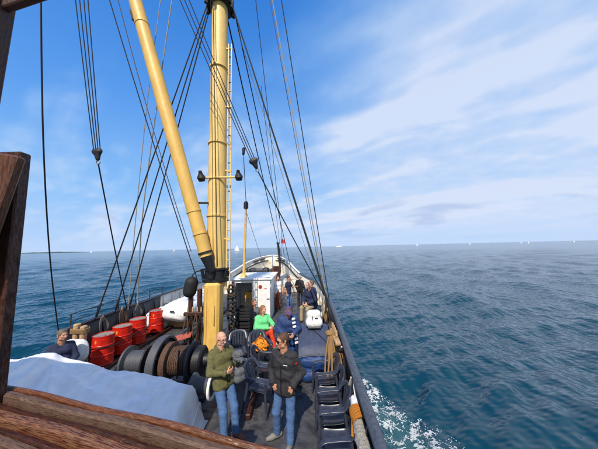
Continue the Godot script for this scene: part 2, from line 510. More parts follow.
# ---------------------------------------------------------------- sky
func make_sky() -> Image:
	var W := 1600
	var H := 800
	var img := Image.create(W, H, false, Image.FORMAT_RGB8)
	var g := Gradient.new()
	g.offsets = PackedFloat32Array([0.0, 0.05, 0.14, 0.3, 0.55, 0.8, 1.0])
	g.colors = PackedColorArray([rgb(184, 208, 242), rgb(166, 201, 242), rgb(134, 185, 240), rgb(92, 154, 230), rgb(56, 124, 210), rgb(44, 108, 196), rgb(40, 102, 190)])
	var n1 := noise(5, 0.55, 5)
	var n2 := noise(11, 1.6, 5)
	var n3 := noise(23, 0.35, 3)
	var n4 := noise(41, 5.0, 4)
	img.fill(rgb(60, 100, 130))
	for y in H / 2 + 4:
		var el := PI * 0.5 - PI * (y + 0.5) / H
		var sy := sin(el)
		var cy := cos(el)
		var base := g.sample(clampf(el / (PI * 0.5), 0, 1))
		for x in W:
			var az := wrapf(TAU * (x + 0.5) / W, -PI, PI)      # 0 is straight ahead, positive to starboard
			var k := 1.0 / (maxf(sy, 0.0) + 0.14)
			var px := sin(az) * cy * k
			var pz := cos(az) * cy * k
			# streaks run from lower left to upper right across the view
			var u := pz * 0.6 - px * 0.8
			var v := px * 0.6 + pz * 0.8
			var wx := n3.get_noise_2d(u * 0.9, v * 0.9)
			var cir := n1.get_noise_2d(u * 0.4 + wx * 0.5, v * 1.3 + wx * 0.5) * 0.6 + n2.get_noise_2d(u * 0.3 + wx * 0.4, v * 1.2 + wx * 0.5) * 0.4 + n4.get_noise_2d(u * 0.22 + wx, v * 0.9) * 0.14
			# high cloud to starboard, extended unseen astern to whiten fill light; thin wisps elsewhere
			var veil := smoothstep(-0.95, -0.08, cos(az - 2.1) + wx * 0.35 - maxf(el - 0.5, 0.0) * 0.5)
			var low := smoothstep(0.75, 0.1, el)
			var c := clampf(smoothstep(-0.15, 0.55, cir + 0.18 * n4.get_noise_2d(px * 0.5, pz * 0.6)) * (0.26 + 0.56 * low) + veil * (0.76 + cir * 0.2 + 0.16 * n4.get_noise_2d(px * 0.8, pz * 0.8)) * (0.35 + 0.65 * smoothstep(1.25, 0.5, el)), 0.0, 0.93)
			c *= smoothstep(0.0, 0.09, el) * 0.75 + 0.25
			# thin grey-blue undersides in the low bank
			var grey := smoothstep(0.15, 0.5, n2.get_noise_2d(u * 0.25 + 31.0, v * 0.5 + wx * 0.6)) * smoothstep(0.3, 0.1, el) * smoothstep(0.0, 0.06, el)
			var cl := rgb(210, 220, 241).lerp(rgb(168, 188, 224), grey * 0.75)
			img.set_pixel(x, y, base.lerp(cl, c))
	return img

# ---------------------------------------------------------------- sea
var waves := []
func set_waves():
	var r := RandomNumberGenerator.new()
	r.seed = 12
	for i in 30:
		var lam := 0.75 * pow(1.104, i)
		var a := deg_to_rad(38.0) + r.randfn(0.0, 0.48)
		waves.append([cos(a) * TAU / lam, sin(a) * TAU / lam, lam * (0.0118 if lam < 2.2 else 0.0066 if lam < 6.0 else 0.005), r.randf() * TAU, lam])

func sea_at(x: float, z: float, spacing: float) -> Vector3:
	# height and slopes
	var h := 0.0
	var sx := 0.0
	var sz := 0.0
	for w in waves:
		var f: float = clampf((w[4] / spacing - 2.5) / 2.5, 0.0, 1.0)
		if f <= 0.0: continue
		var p: float = w[0] * x + w[1] * z + w[3]
		var a: float = w[2] * f
		var sn := sin(p)
		# crests a little sharper than troughs
		h += a * (sn + 0.18 * (1.0 - 2.0 * cos(p) * cos(p)))
		var c := a * (cos(p) + 0.72 * cos(p) * sn)
		sx += c * w[0]
		sz += c * w[1]
	return Vector3(h, sx, sz)

func make_sea():
	set_waves()
	var angs := []
	var a := -180.0
	while a < 179.99:
		angs.append(deg_to_rad(a))
		a += 0.46 if absf(a) < 72.0 else 4.0
	var radii := [0.0]
	var r := 1.5
	while r < 26000.0:
		radii.append(r)
		r *= 1.013 if r < 400.0 else 1.06
	var n := angs.size()
	var vs := PackedVector3Array()
	var ns := PackedVector3Array()
	var uv := PackedVector2Array()
	var tg := PackedFloat32Array()
	var ix := PackedInt32Array()
	for i in radii.size():
		var rr: float = radii[i]
		var sp := maxf(rr * 0.012, 0.1)
		for k in n:
			var x := sin(angs[k]) * rr
			var z := -cos(angs[k]) * rr
			var h := Vector3.ZERO
			if rr < 330.0: h = sea_at(x, z, sp if absf(angs[k]) < 1.27 else maxf(sp, rr * 0.07))
			vs.append(Vector3(x, SEA + h.x, z))
			ns.append(Vector3(-h.y, 1.0, -h.z).normalized())
			uv.append(Vector2(x / 9.0, z / 9.0))
			tg.append_array([1.0, 0.0, 0.0, 1.0])
			if i > 0:
				var k2 := (k + 1) % n
				var p := (i - 1) * n
				var q := i * n
				ix.append_array([p + k, q + k, q + k2, p + k, q + k2, p + k2])
	var arr := []
	arr.resize(Mesh.ARRAY_MAX)
	arr[Mesh.ARRAY_VERTEX] = vs; arr[Mesh.ARRAY_NORMAL] = ns; arr[Mesh.ARRAY_TEX_UV] = uv; arr[Mesh.ARRAY_TANGENT] = tg; arr[Mesh.ARRAY_INDEX] = ix
	var m := ArrayMesh.new()
	m.add_surface_from_arrays(Mesh.PRIMITIVE_TRIANGLES, arr)
	var o := MeshInstance3D.new()
	o.name = "sea_water"
	o.mesh = m
	# ripples: a periodic sum of short waves turned into a normal map
	var S := 400
	var rw := []
	var rg := RandomNumberGenerator.new()
	rg.seed = 4
	for i in 22:
		var kk := 7.0 * pow(1.115, i)
		var an := deg_to_rad(38.0) + rg.randfn(0.0, 0.7)
		var kx := roundi(cos(an) * kk)
		var kz := roundi(sin(an) * kk)
		var kl := sqrt(float(kx * kx + kz * kz))
		var amp := 0.057 * (1.0 if i < 16 else 0.7)
		var row := [[], [], [], [], amp * kx / kl, amp * kz / kl]
		var ph := rg.randf() * TAU
		for t in S:
			row[0].append(cos(TAU * kx * t / S + ph)); row[1].append(sin(TAU * kx * t / S + ph))
			row[2].append(cos(TAU * kz * t / S)); row[3].append(sin(TAU * kz * t / S))
		rw.append(row)
	var img := Image.create(S, S, false, Image.FORMAT_RGB8)
	for y in S:
		for x in S:
			var gx := 0.0
			var gz := 0.0
			for w in rw:
				var c: float = w[0][x] * w[2][y] - w[1][x] * w[3][y]
				gx += c * w[4]
				gz += c * w[5]
			var nn := Vector3(-gx, gz, 1.0).normalized()
			img.set_pixel(x, y, Color(nn.x * 0.5 + 0.5, nn.y * 0.5 + 0.5, nn.z * 0.5 + 0.5))
	var wm := StandardMaterial3D.new()
	wm.albedo_color = rgb(13, 56, 73)
	wm.roughness = 0.1
	wm.metallic_specular = 0.4
	wm.normal_enabled = true
	wm.normal_texture = ImageTexture.create_from_image(img)
	wm.normal_scale = 1.0
	o.material_override = wm
	o.set_meta("kind", "structure")
	add_child(o)

func make_foam():
	# lace of foam where the bow wave slides along the hull, cells of under 3 cm
	var nz := noise(77, 1.1, 4)
	var nf := noise(78, 3.3, 3)
	var s := mb()
	s.set_smooth_group(0)
	var c := 0.02
	var rg := RandomNumberGenerator.new()
	rg.seed = 6
	var wash := mb()
	wash.set_smooth_group(0)
	var x := 1.15
	while x < 5.2:
		var z := -11.0
		while z < -3.5:
			# a plume that leaves the hull and breaks up away from it
			var d := x - (1.25 + (z + 11.0) * 0.02)
			var mid := 0.25 + (z + 10.2) * 0.42
			var band := exp(-pow((d - mid) / (0.32 + 0.17 * (z + 10.5)), 2.0)) * smoothstep(-10.6, -9.0, z) * smoothstep(-3.0, -6.0, z)
			band += 0.9 * exp(-pow(d / 0.25, 2.0)) * smoothstep(-10.8, -9.5, z)
			var u := x * 0.9 + z * 0.35
			var v := z * 0.8 - x * 0.3
			var cellular := 1.0 - minf(absf(nz.get_noise_2d(u * 1.3, v * 1.3)), absf(nf.get_noise_2d(u * 0.9, v * 1.1))) * 6.0
			var t := band * (0.5 + 0.8 * nf.get_noise_2d(u * 0.6, v * 0.6)) + cellular * 0.5 * smoothstep(0.05, 0.6, band)
			if t > 0.6 + 0.4 * rg.randf():
				var q := []
				for w in [[0, 0], [1, 0], [1, 1], [0, 1]]:
					var xx: float = x + w[0] * c
					var zz: float = z + w[1] * c
					q.append(Vector3(xx, SEA + sea_at(xx, zz, 0.1).x + 0.012 + 0.025 * maxf(t - 0.7, 0.0), zz))
				tri(s, q[0], q[1], q[2]); tri(s, q[0], q[2], q[3])
			z += c
		x += c
	var fm := mat("foam", Color(0.93, 0.95, 0.96, 0.6), 0.9)
	fm.transparency = BaseMaterial3D.TRANSPARENCY_ALPHA
	var aw := 0.05
	x = 1.2
	while x < 4.9:
		var z := -10.6
		while z < -3.8:
			var d := x - (1.25 + (z + 11.0) * 0.02)
			var band := exp(-pow((d - 0.15 - (z + 10.2) * 0.34) / (0.3 + 0.15 * (z + 10.5)), 2.0)) * smoothstep(-10.6, -9.0, z) * smoothstep(-3.0, -6.0, z)
			if band + 0.5 * nz.get_noise_2d(x * 0.7, z * 0.5) > 0.45 + 0.5 * rg.randf():
				var q := []
				for w in [[0, 0], [1, 0], [1, 1], [0, 1]]: q.append(Vector3(x + w[0] * aw, SEA + sea_at(x + w[0] * aw, z + w[1] * aw, 0.1).x + 0.006, z + w[1] * aw))
				tri(wash, q[0], q[1], q[2]); tri(wash, q[0], q[2], q[3])
			z += aw
		x += aw
	var wm := mat("wash", Color(0.45, 0.68, 0.68, 0.13), 0.6)
	wm.transparency = BaseMaterial3D.TRANSPARENCY_ALPHA
	tag(obj("aerated_water", wash, wm), "pale green aerated water in the bow wave beside the grey rail", "bow wave", "", "stuff")
	tag(obj("sea_foam", s, fm), "white lacy foam of the bow wave sliding past the grey rail", "foam", "", "stuff")

# ---------------------------------------------------------------- plastic chair, seat facing +z
func make_chair(label: String, m: Material) -> Node3D:
	var n := thing("plastic_chair", label, "chair")
	var seat := mb()
	var rows := []
	for j in 7:
		var z := -0.21 + 0.43 * j / 6.0
		var top := []
		for i in 7:
			var x := (-0.5 + i / 6.0) * (0.45 - 0.04 * (1.0 - j / 6.0))
			top.append(Vector3(x, 0.425 + 0.03 * pow(absf(x) / 0.22, 2.0) - 0.02 * sin(PI * j / 6.0) + (-0.025 if j == 6 else 0.0), z))
		rows.append(top)
	strip(seat, rows, true)
	var low := []
	for r in rows:
		var l := []
		for p in r: l.append(p - Vector3(0, 0.018, 0))
		low.append(l)
	strip(seat, low)
	for j in 6:
		for e in [0, 6]:
			quad_out(seat, rows[j][e], rows[j + 1][e], low[j + 1][e], low[j][e], Vector3(0, 0.42, 0))
	for i in 6:
		for e in [0, 6]:
			quad_out(seat, rows[e][i], rows[e][i + 1], low[e][i + 1], low[e][i], Vector3(0, 0.42, 0))
	obj("seat", seat, m, n)
	var back := mb()
	tube(back, smooth_path([Vector3(-0.235, 0.67, -0.16), Vector3(-0.2, 0.8, -0.25), Vector3(-0.09, 0.85, -0.295), Vector3(0.09, 0.85, -0.295), Vector3(0.2, 0.8, -0.25), Vector3(0.235, 0.67, -0.16)], 4), 0.046, 8, true, 0.3, Vector3(0, 0.3, 1))
	var b := obj("backrest", back, m, n)
	for i in 5:
		var x := -0.14 + 0.07 * i
		var sl := mb()
		bar(sl, Vector3(x, 0.42, -0.205), Vector3(x * 1.12, 0.84, -0.292 + absf(x) * 0.12), 0.056, 0.012, 0.004, Vector3.BACK)
		obj("slat", sl, m, b)
	for sx in [-1, 1]:
		var arm := mb()
		tube(arm, smooth_path([Vector3(sx * 0.235, 0.675, -0.17), Vector3(sx * 0.262, 0.655, 0.0), Vector3(sx * 0.265, 0.645, 0.16), Vector3(sx * 0.255, 0.625, 0.225), Vector3(sx * 0.25, 0.58, 0.24)], 4), [0.036, 0.038, 0.04, 0.042, 0.044, 0.045, 0.046, 0.046, 0.046, 0.046, 0.046, 0.045, 0.044, 0.042, 0.038, 0.034, 0.03], 8, true, 0.32, Vector3.UP)
		obj("armrest", arm, m, n)
		var fl := mb()
		tube(fl, [Vector3(sx * 0.25, 0.6, 0.238), Vector3(sx * 0.245, 0.42, 0.225), Vector3(sx * 0.265, 0.0, 0.26)], [0.026, 0.03, 0.02], 8, true, 0.7, Vector3.RIGHT)
		obj("leg", fl, m, n)
		var rl := mb()
		tube(rl, [Vector3(sx * 0.235, 0.68, -0.165), Vector3(sx * 0.215, 0.42, -0.2), Vector3(sx * 0.245, 0.0, -0.29)], [0.022, 0.03, 0.02], 8, true, 0.7, Vector3.RIGHT)
		obj("leg", rl, m, n)
	return n

func rope(called, label, category, pts: Array, r: float, m: Material, group := "", n := 7):
	var s := mb()
	tube(s, pts, r, n)
	return tag(obj(called, s, m), label, category, group)

# a pulley tackle: several falls between two points, a block and a tail
func tackle(label: String, top: Vector3, block: Vector3, tail: Vector3, count: int, m: Material):
	var n := thing("rope_tackle", label, "tackle", block)
	var d := (top - block).normalized()
	var sd := d.cross(Vector3.BACK).normalized()
	for i in count:
		var s := mb()
		var o := sd * (0.075 * (i - (count - 1) * 0.5))
		tube(s, sagged(d * 0.12 + o * 0.8, top - block + o * 1.9, 0.05), 0.012, 6)
		obj("rope", s, m, n)
	var bl := mb()
	nets(bl, [[d * 0.1 - sd * 0.07, d * 0.1 + sd * 0.07, 0.07, 0.07, Vector3(1, 1, 0.7)], [d * 0.1 - sd * 0.04, d * -0.1, 0.08, 0.05, Vector3(1, 1, 0.7)], [d * 0.1 + sd * 0.04, d * -0.1, 0.08, 0.05, Vector3(1, 1, 0.7)]], 0.02, 0.03)
	var b := obj("block", bl, mats.black_iron, n)
	var hk := mb()
	var ring := []
	for k in 13: ring.append(-d * 0.2 + sd * cos(TAU * k / 12.0) * 0.05 + d * sin(TAU * k / 12.0) * 0.05)
	tube(hk, ring, 0.014, 6, false)
	obj("shackle", hk, mats.steel, b)
	var ts := mb()
	tube(ts, sagged(-d * 0.24, tail - block, 0.04), 0.018, 6)
	obj("tail_rope", ts, m, n)
	return n
# ---------------------------------------------------------------- textures and materials
func make_materials():
	var W := Color.WHITE
	ntex("t_worn", 3, 0.03, 5, [rgb(190, 186, 182), rgb(236, 234, 232), W, rgb(222, 219, 215)], [0.2, 0.42, 0.6, 0.85])
	ntex("t_soft", 8, 0.02, 4, [rgb(224, 224, 226), W], [0.3, 0.7])
	ntex("t_cloth", 9, 0.02, 4, [rgb(240, 240, 241), W], [0.3, 0.7])
	ntex("t_rust", 15, 0.03, 5, [rgb(150, 104, 78), rgb(220, 206, 194), W, rgb(178, 142, 118)], [0.24, 0.38, 0.62, 0.85])
	ntex("t_denim", 21, 0.04, 4, [rgb(196, 206, 224), rgb(232, 238, 246), W], [0.25, 0.5, 0.8])
	ntex("t_wood", 31, 0.035, 5, [rgb(66, 34, 22), rgb(112, 64, 40), rgb(146, 96, 64), rgb(150, 128, 110), rgb(128, 76, 48)], [0.22, 0.4, 0.52, 0.64, 0.8])
	ntex("t_varnish", 37, 0.03, 5, [rgb(86, 50, 32), rgb(132, 80, 50), rgb(158, 102, 66), rgb(108, 66, 42)], [0.25, 0.45, 0.6, 0.8])
	ntex("t_deck", 44, 0.025, 5, [rgb(170, 168, 164), rgb(212, 210, 207), rgb(240, 238, 234), rgb(255, 252, 248), rgb(196, 190, 182)], [0.2, 0.4, 0.55, 0.66, 0.85])
	ntex("t_rope", 51, 0.08, 3, [rgb(110, 100, 90), rgb(200, 190, 175), W], [0.25, 0.5, 0.75])
	ntex("t_mottle", 58, 0.07, 3, [rgb(30, 30, 34), rgb(60, 60, 62), rgb(205, 202, 196), rgb(235, 232, 226)], [0.3, 0.46, 0.54, 0.75])
	ntex("t_stain", 66, 0.012, 5, [rgb(206, 184, 152), rgb(242, 234, 222), W, rgb(246, 243, 238)], [0.16, 0.27, 0.42, 1.0])
	ntex("t_greywood", 35, 0.035, 5, [rgb(96, 66, 50), rgb(122, 104, 94), rgb(156, 142, 132), rgb(134, 112, 98), rgb(112, 74, 52)], [0.22, 0.38, 0.52, 0.68, 0.82])
	bump("n_fine", 71, 0.06, 4, 6.0)
	bump("n_cloth", 73, 0.02, 4, 9.0)
	mat("mast", rgb(230, 194, 116), 0.5, "t_cloth", Vector3(0.7, 0.2, 0.7), 0.06)
	mat("boom", rgb(222, 180, 94), 0.5, "t_cloth", Vector3(0.7, 0.2, 0.7), 0.06)
	mat("black_iron", rgb(30, 31, 34), 0.5, "t_worn", Vector3.ONE * 2.0, 0.3)
	mat("black_rubber", rgb(24, 25, 28), 0.7, "t_worn", Vector3.ONE * 2.0, 0.3)
	mat("black_gloss", rgb(14, 14, 16), 0.15)
	mat("dark_rope", rgb(38, 38, 42), 0.85, "t_rope", Vector3.ONE * 4.0)
	mat("grey_rope", rgb(120, 118, 116), 0.85, "t_rope", Vector3.ONE * 4.0)
	mat("pale_rope", rgb(196, 194, 188), 0.85, "t_rope", Vector3.ONE * 4.0)
	mat("tan_rope", rgb(178, 146, 102), 0.9, "t_rope", Vector3.ONE * 9.0, 0.6)
	mat("brown_rope", rgb(110, 82, 60), 0.9, "t_rope", Vector3.ONE * 6.0)
	mat("orange_rope", rgb(214, 140, 40), 0.85, "t_rope", Vector3.ONE * 12.0, 0.6)
	mat("steel", rgb(140, 142, 146), 0.4, "t_worn", Vector3.ONE * 3.0, 0.2, 0.5)
	mat("grey_steel", rgb(78, 80, 87), 0.55, "t_worn", Vector3.ONE * 2.6, 0.4)
	mat("dark_steel", rgb(52, 55, 62), 0.5, "t_worn", Vector3.ONE * 1.6, 0.3)
	mat("rail_paint", rgb(74, 80, 92), 0.42, "t_worn", Vector3.ONE * 1.4, 0.25)
	mat("rusty", rgb(96, 74, 62), 0.85, "t_rust", Vector3.ONE * 2.4, 0.8)
	mat("white_paint", rgb(236, 235, 232), 0.45, "t_cloth", Vector3.ONE * 0.9, 0.08)
	mat("white_steel", rgb(226, 223, 214), 0.5, "t_stain", Vector3.ONE * 0.7, 0.2)
	mat("white_plastic", rgb(236, 236, 234), 0.35, "t_soft", Vector3.ONE * 2.0)
	mat("white_cloth", rgb(242, 242, 243), 0.8, "t_cloth", Vector3.ONE * 0.8, 0.04)
	mat("red_paint", rgb(214, 36, 18), 0.4, "t_worn", Vector3.ONE * 1.1, 0.15)
	mat("drum_lid", rgb(150, 142, 132), 0.6, "t_worn", Vector3.ONE * 1.6, 0.3)
	mat("yellow_paint", rgb(226, 172, 40), 0.5, "t_soft", Vector3.ONE)
	mat("red_wood", rgb(176, 84, 66), 0.7, "t_worn", Vector3(3, 3, 1), 0.3)
	mat("deck_paint", rgb(78, 79, 85), 0.5, "t_deck", Vector3.ONE * 0.35, 0.35)
	mat("hull_paint", rgb(34, 36, 42), 0.45, "t_worn", Vector3.ONE * 0.5)
	mat("old_wood", rgb(188, 158, 120), 0.85, "t_worn", Vector3(4, 0.7, 4), 0.6)
	mat("chair_plastic", rgb(56, 62, 78), 0.32, "t_soft", Vector3.ONE * 2.0)
	mat("blue_tarp", rgb(26, 62, 122), 0.55, "t_soft", Vector3.ONE * 1.5, 0.5)
	mat("grey_tarp", rgb(62, 72, 98), 0.6, "t_soft", Vector3.ONE * 1.5, 0.4)
	mat("mottled_net", rgb(235, 232, 226), 0.9, "t_mottle", Vector3.ONE * 9.0, 1.0)
	mat("orange_cloth", rgb(222, 138, 26), 0.8, "t_soft", Vector3.ONE * 3.0, 0.8)
	mat("eye", rgb(40, 32, 28), 0.2)
	mat("lips", rgb(172, 100, 88), 0.6)
	mat("skin", rgb(214, 160, 134), 0.55, "t_soft", Vector3.ONE * 4.0)
	mat("skin_tan", rgb(198, 142, 112), 0.55, "t_soft", Vector3.ONE * 4.0)
	mat("hair_brown", rgb(104, 74, 54), 0.6, "t_rope", Vector3(14, 4, 14), 0.8)
	mat("hair_grey", rgb(130, 116, 100), 0.6, "t_rope", Vector3(14, 4, 14), 0.8)
	mat("hair_white", rgb(214, 208, 198), 0.6, "t_rope", Vector3(14, 4, 14), 0.8)
	mat("hair_fair", rgb(176, 128, 82), 0.6, "t_rope", Vector3(14, 4, 14), 0.8)
	mat("olive", rgb(98, 96, 58), 0.85, "t_soft", Vector3.ONE * 3.0, 0.5)
	mat("charcoal", rgb(42, 41, 46), 0.8, "t_soft", Vector3.ONE * 3.0, 0.5)
	mat("grey_fabric", rgb(96, 98, 102), 0.85, "t_soft", Vector3.ONE * 3.0, 0.5)
	mat("navy", rgb(36, 44, 74), 0.85, "t_soft", Vector3.ONE * 3.0, 0.4)
	mat("blue_jacket", rgb(36, 62, 112), 0.7, "t_soft", Vector3.ONE * 3.0, 0.4)
	mat("jeans", rgb(82, 114, 158), 0.9, "t_denim", Vector3(4.0, 3.0, 4.0), 0.25)
	mat("mint", rgb(110, 214, 140), 0.8, "t_soft", Vector3.ONE * 3.0, 0.4)
	mat("coral", rgb(226, 66, 34), 0.8, "t_soft", Vector3.ONE * 3.0, 0.4)
	mat("brown_cloth", rgb(112, 66, 46), 0.85, "t_soft", Vector3.ONE * 3.0, 0.4)
	mat("beige", rgb(168, 152, 126), 0.85, "t_soft", Vector3.ONE * 3.0, 0.4)
	mat("brown_leather", rgb(122, 66, 38), 0.5, "t_worn", Vector3.ONE * 5.0, 0.3)
	mat("dark_leather", rgb(60, 52, 48), 0.5, "t_worn", Vector3.ONE * 5.0, 0.3)
	mat("grey_shoe", rgb(120, 116, 110), 0.7)
	mat("plum", rgb(88, 58, 104), 0.8)
	mat("red_mark", rgb(206, 34, 40), 0.6)
	mat("black_mark", rgb(24, 24, 28), 0.6)
	mat("land", rgb(62, 84, 70), 0.95, "t_soft", Vector3.ONE * 0.01)
	mat("sailcloth", rgb(238, 238, 236), 0.8)
	mat("rail_wood", rgb(208, 196, 186), 0.5, "t_wood", Vector3(1.2, 20.0, 20.0), 0.5)
	mat("rail_grey", rgb(170, 152, 140), 0.6, "t_greywood", Vector3(1.2, 22.0, 22.0), 0.5)
	mat("rail_orange", rgb(190, 184, 176), 0.42, "t_varnish", Vector3(1.2, 18.0, 18.0), 0.4)
	mat("rail_dark", rgb(116, 98, 90), 0.42, "t_varnish", Vector3(1.2, 18.0, 18.0), 0.4)
	mat("post_wood", rgb(178, 170, 160), 0.5, "t_varnish", Vector3(9.0, 1.0, 9.0), 0.3)
	mat("dark_wood", rgb(124, 104, 92), 0.55, "t_varnish", Vector3(5.0, 0.7, 5.0), 0.4)

# ---------------------------------------------------------------- the ship
func make_ship():
	var zs := []
	var z := 7.0
	while z > -23.0:
		zs.append(z); z -= 0.5
	zs.append(-23.0)
	# deck with a little camber, planked in steel sheet
	var s := mb()
	var rows := []
	for q in zs:
		if q < -17.05: break
		var row := []
		for k in 13:
			var t: float = -1.0 + k / 6.0
			row.append(Vector3(CX + t * (rim(q, 1) - 0.02), -0.05 * t * t + 0.02, q))
		rows.append(row)
	strip(s, rows)
	var dk := obj("ship_deck", s, mats.deck_paint)
	dk.set_meta("kind", "structure")
	# hull below the bulwarks
	s = mb()
	for sg in [-1.0, 1.0]:
		rows = []
		for q in zs:
			var row := []
			for y in [0, 1, 2, 3]:
				var t: float = y / 3.0
				row.append(side(q, sg, lerpf(rim_y(q, sg) - 0.05, -2.6, t), -0.03 + 0.35 * t * t * (1.0 if q > -16 else 1.0 + (-16 - q) * 0.1)))
			rows.append(row)
		strip(s, rows, sg < 0)
	tag(obj("ship_hull", s, mats.hull_paint), "dark painted steel hull of the sailing ship below its rail", "hull")
	# bulwarks: plating inside, cap rail, a bracket every metre
	for sg in [-1.0, 1.0]:
		var n := thing("bulwark", "long steel bulwark with dark grey cap rail beside the row of dark chairs" if sg > 0 else "long steel bulwark behind the red barrels", "bulwark")
		for part in [["plating", 7.0, -11.0, mats.dark_steel], ["white_plating", -11.0, -17.0, mats.white_steel]]:
			s = mb()
			rows = []
			for q in zs:
				if q > part[1] or q < part[2]: continue
				rows.append([side(q, sg, -0.05, 0.02), side(q, sg, rim_y(q, sg) * 0.5, 0.02), side(q, sg, rim_y(q, sg), 0.02), side(q, sg, rim_y(q, sg), -0.03)])
			strip(s, rows, sg > 0)
			obj(part[0], s, part[3], n)
		s = mb()
		var pts := []
		for q in zs:
			if q >= -17.0: pts.append(side(q, sg) + Vector3(0, 0.035, 0))
		tube(s, pts, 0.075, 10, true, 0.62, Vector3.UP)
		obj("cap_rail", s, mats.rail_paint, n)
		var br := mb()
		tri_out(br, Vector3(-0.03, 0, 0.02), Vector3(-0.03, 1.05, 0.02), Vector3(-0.26, 0, 0.02), Vector3(-0.1, 0.3, 0))
		tri_out(br, Vector3(-0.03, 0, -0.02), Vector3(-0.03, 1.05, -0.02), Vector3(-0.26, 0, -0.02), Vector3(-0.1, 0.3, 0))
		quad_out(br, Vector3(-0.26, 0, 0.02), Vector3(-0.26, 0, -0.02), Vector3(-0.03, 1.05, -0.02), Vector3(-0.03, 1.05, 0.02), Vector3(0, 0, 0))
		for i in 15:
			var q := -2.0 - i if sg > 0 else -7.0 - i * 0.7
			var b := obj("bracket", br, mats.dark_steel if q > -11.0 else mats.white_steel, n) if i == 0 else n.get_node("bracket").duplicate()
			if i > 0:
				b.name = "bracket"
				b.material_override = mats.dark_steel if q > -11.0 else mats.white_steel
				n.add_child(b, true)
			b.position = side(q, sg, 0.0, 0.02)
			if sg < 0: b.rotation.y = PI
	# forecastle: raised white bow with its own inner plating, deck, bulkhead and dark rubbing strake
	var fc := thing("forecastle", "white raised bow with dark strake and black openings", "bow")
	for sg in [-1.0, 1.0]:
		s = mb()
		rows = []
		for q in zs:
			if q > -17.0: continue
			rows.append([side(q, sg, 0.9, 0.02), side(q, sg, lerpf(0.9, rim(q, 2), 0.5), 0.02), side(q, sg, rim(q, 2), 0.02), side(q, sg, rim(q, 2), -0.03)])
		strip(s, rows, sg > 0)
		obj("inner_plating", s, mats.white_steel, fc)
		s = mb()
		var pts := []
		var pts2 := []
		for q in zs:
			if q <= -17.0:
				pts.append(side(q, sg) + Vector3(0, 0.03, 0))
				if q > -22.6: pts2.append(side(q, sg, rim(q, 2) - 0.42, 0.05))
		tube(s, pts, 0.08, 8, true, 0.6, Vector3.UP)
		obj("cap_rail", s, mats.white_paint, fc)
		s = mb()
		tube(s, pts2, 0.05, 8)
		obj("strake", s, mats.black_iron, fc)
		for q in [-20.4, -21.3]:
			s = mb()
			var a := side(q, sg, rim(q, 2) - 0.17, 0.05)
			var b := side(q - 0.7, sg, rim(q - 0.7, 2) - 0.17, 0.05)
			bar(s, a, b, 0.08, 0.3, 0.03, Vector3.RIGHT)
			obj("fairlead", s, mats.black_iron, fc)
	s = mb()
	rows = []
	for q in zs:
		if q <= -17.0: rows.append([side(q, -1, 0.92, 0.02), Vector3(CX, 0.98, q), side(q, 1, 0.92, 0.02)])
	strip(s, rows)
	obj("forecastle_deck", s, mats.white_steel, fc)
	s = mb()
	bx(s, Vector3(CX, 0.46, -17.05), Vector3(5.4, 0.95, 0.06))
	obj("bulkhead", s, mats.white_steel, fc)
	# windlass on the forecastle, a barrel and bollards
	var wl := thing("anchor_windlass", "black anchor windlass on the white raised bow", "windlass", Vector3(-3.3, 0.95, -18.6))
	for part in [["cheek", Vector3(-0.7, 0.35, 0), Vector3(0.14, 0.7, 0.5)], ["cheek", Vector3(0.7, 0.35, 0), Vector3(0.14, 0.7, 0.5)], ["base", Vector3(0, 0.06, 0), Vector3(1.8, 0.12, 0.7)]]:
		s = mb(); bx(s, part[1], part[2], 0.03); obj(part[0], s, mats.black_iron, wl)
	s = mb()
	lathe(s, along(Vector3(-1.05, 0.5, 0), Vector3(1, 0.5, 0)), [Vector2(0, 0), Vector2(0.2, 0), Vector2(0.2, 0.05), Vector2(0.12, 0.12), Vector2(0.12, 0.3), Vector2(0.22, 0.36), Vector2(0.26, 0.6), Vector2(0.18, 0.8), Vector2(0.18, 1.3), Vector2(0.26, 1.5), Vector2(0.22, 1.75), Vector2(0.12, 1.8), Vector2(0.12, 1.98), Vector2(0.2, 2.05), Vector2(0.2, 2.1), Vector2(0, 2.1)], 16)
	obj("barrel", s, mats.dark_steel, wl)
	s = mb()
	lathe(s, Transform3D(Basis.IDENTITY, Vector3(-1.85, 0.955, -17.8)), [Vector2(0, 0), Vector2(0.27, 0), Vector2(0.34, 0.25), Vector2(0.36, 0.45), Vector2(0.34, 0.65), Vector2(0.28, 0.88), Vector2(0.25, 0.85), Vector2(0, 0.84)], 18)
	tag(obj("wooden_barrel", s, mats.brown_leather), "round brown barrel standing on the white raised bow", "barrel")
	var pr := thing("stem_post", "dark leaning post rising from the tip of the bow", "post", Vector3(-1.95, 1.0, -21.6))
	s = mb(); tube(s, [Vector3(0.18, 0, 0), Vector3(-0.1, 2.7, 0)], [0.16, 0.1], 10); obj("post", s, mats.black_iron, pr)
	s = mb(); bx(s, Vector3(-0.11, 2.72, 0), Vector3(0.3, 0.1, 0.3), 0.02); obj("cap", s, mats.black_iron, pr)

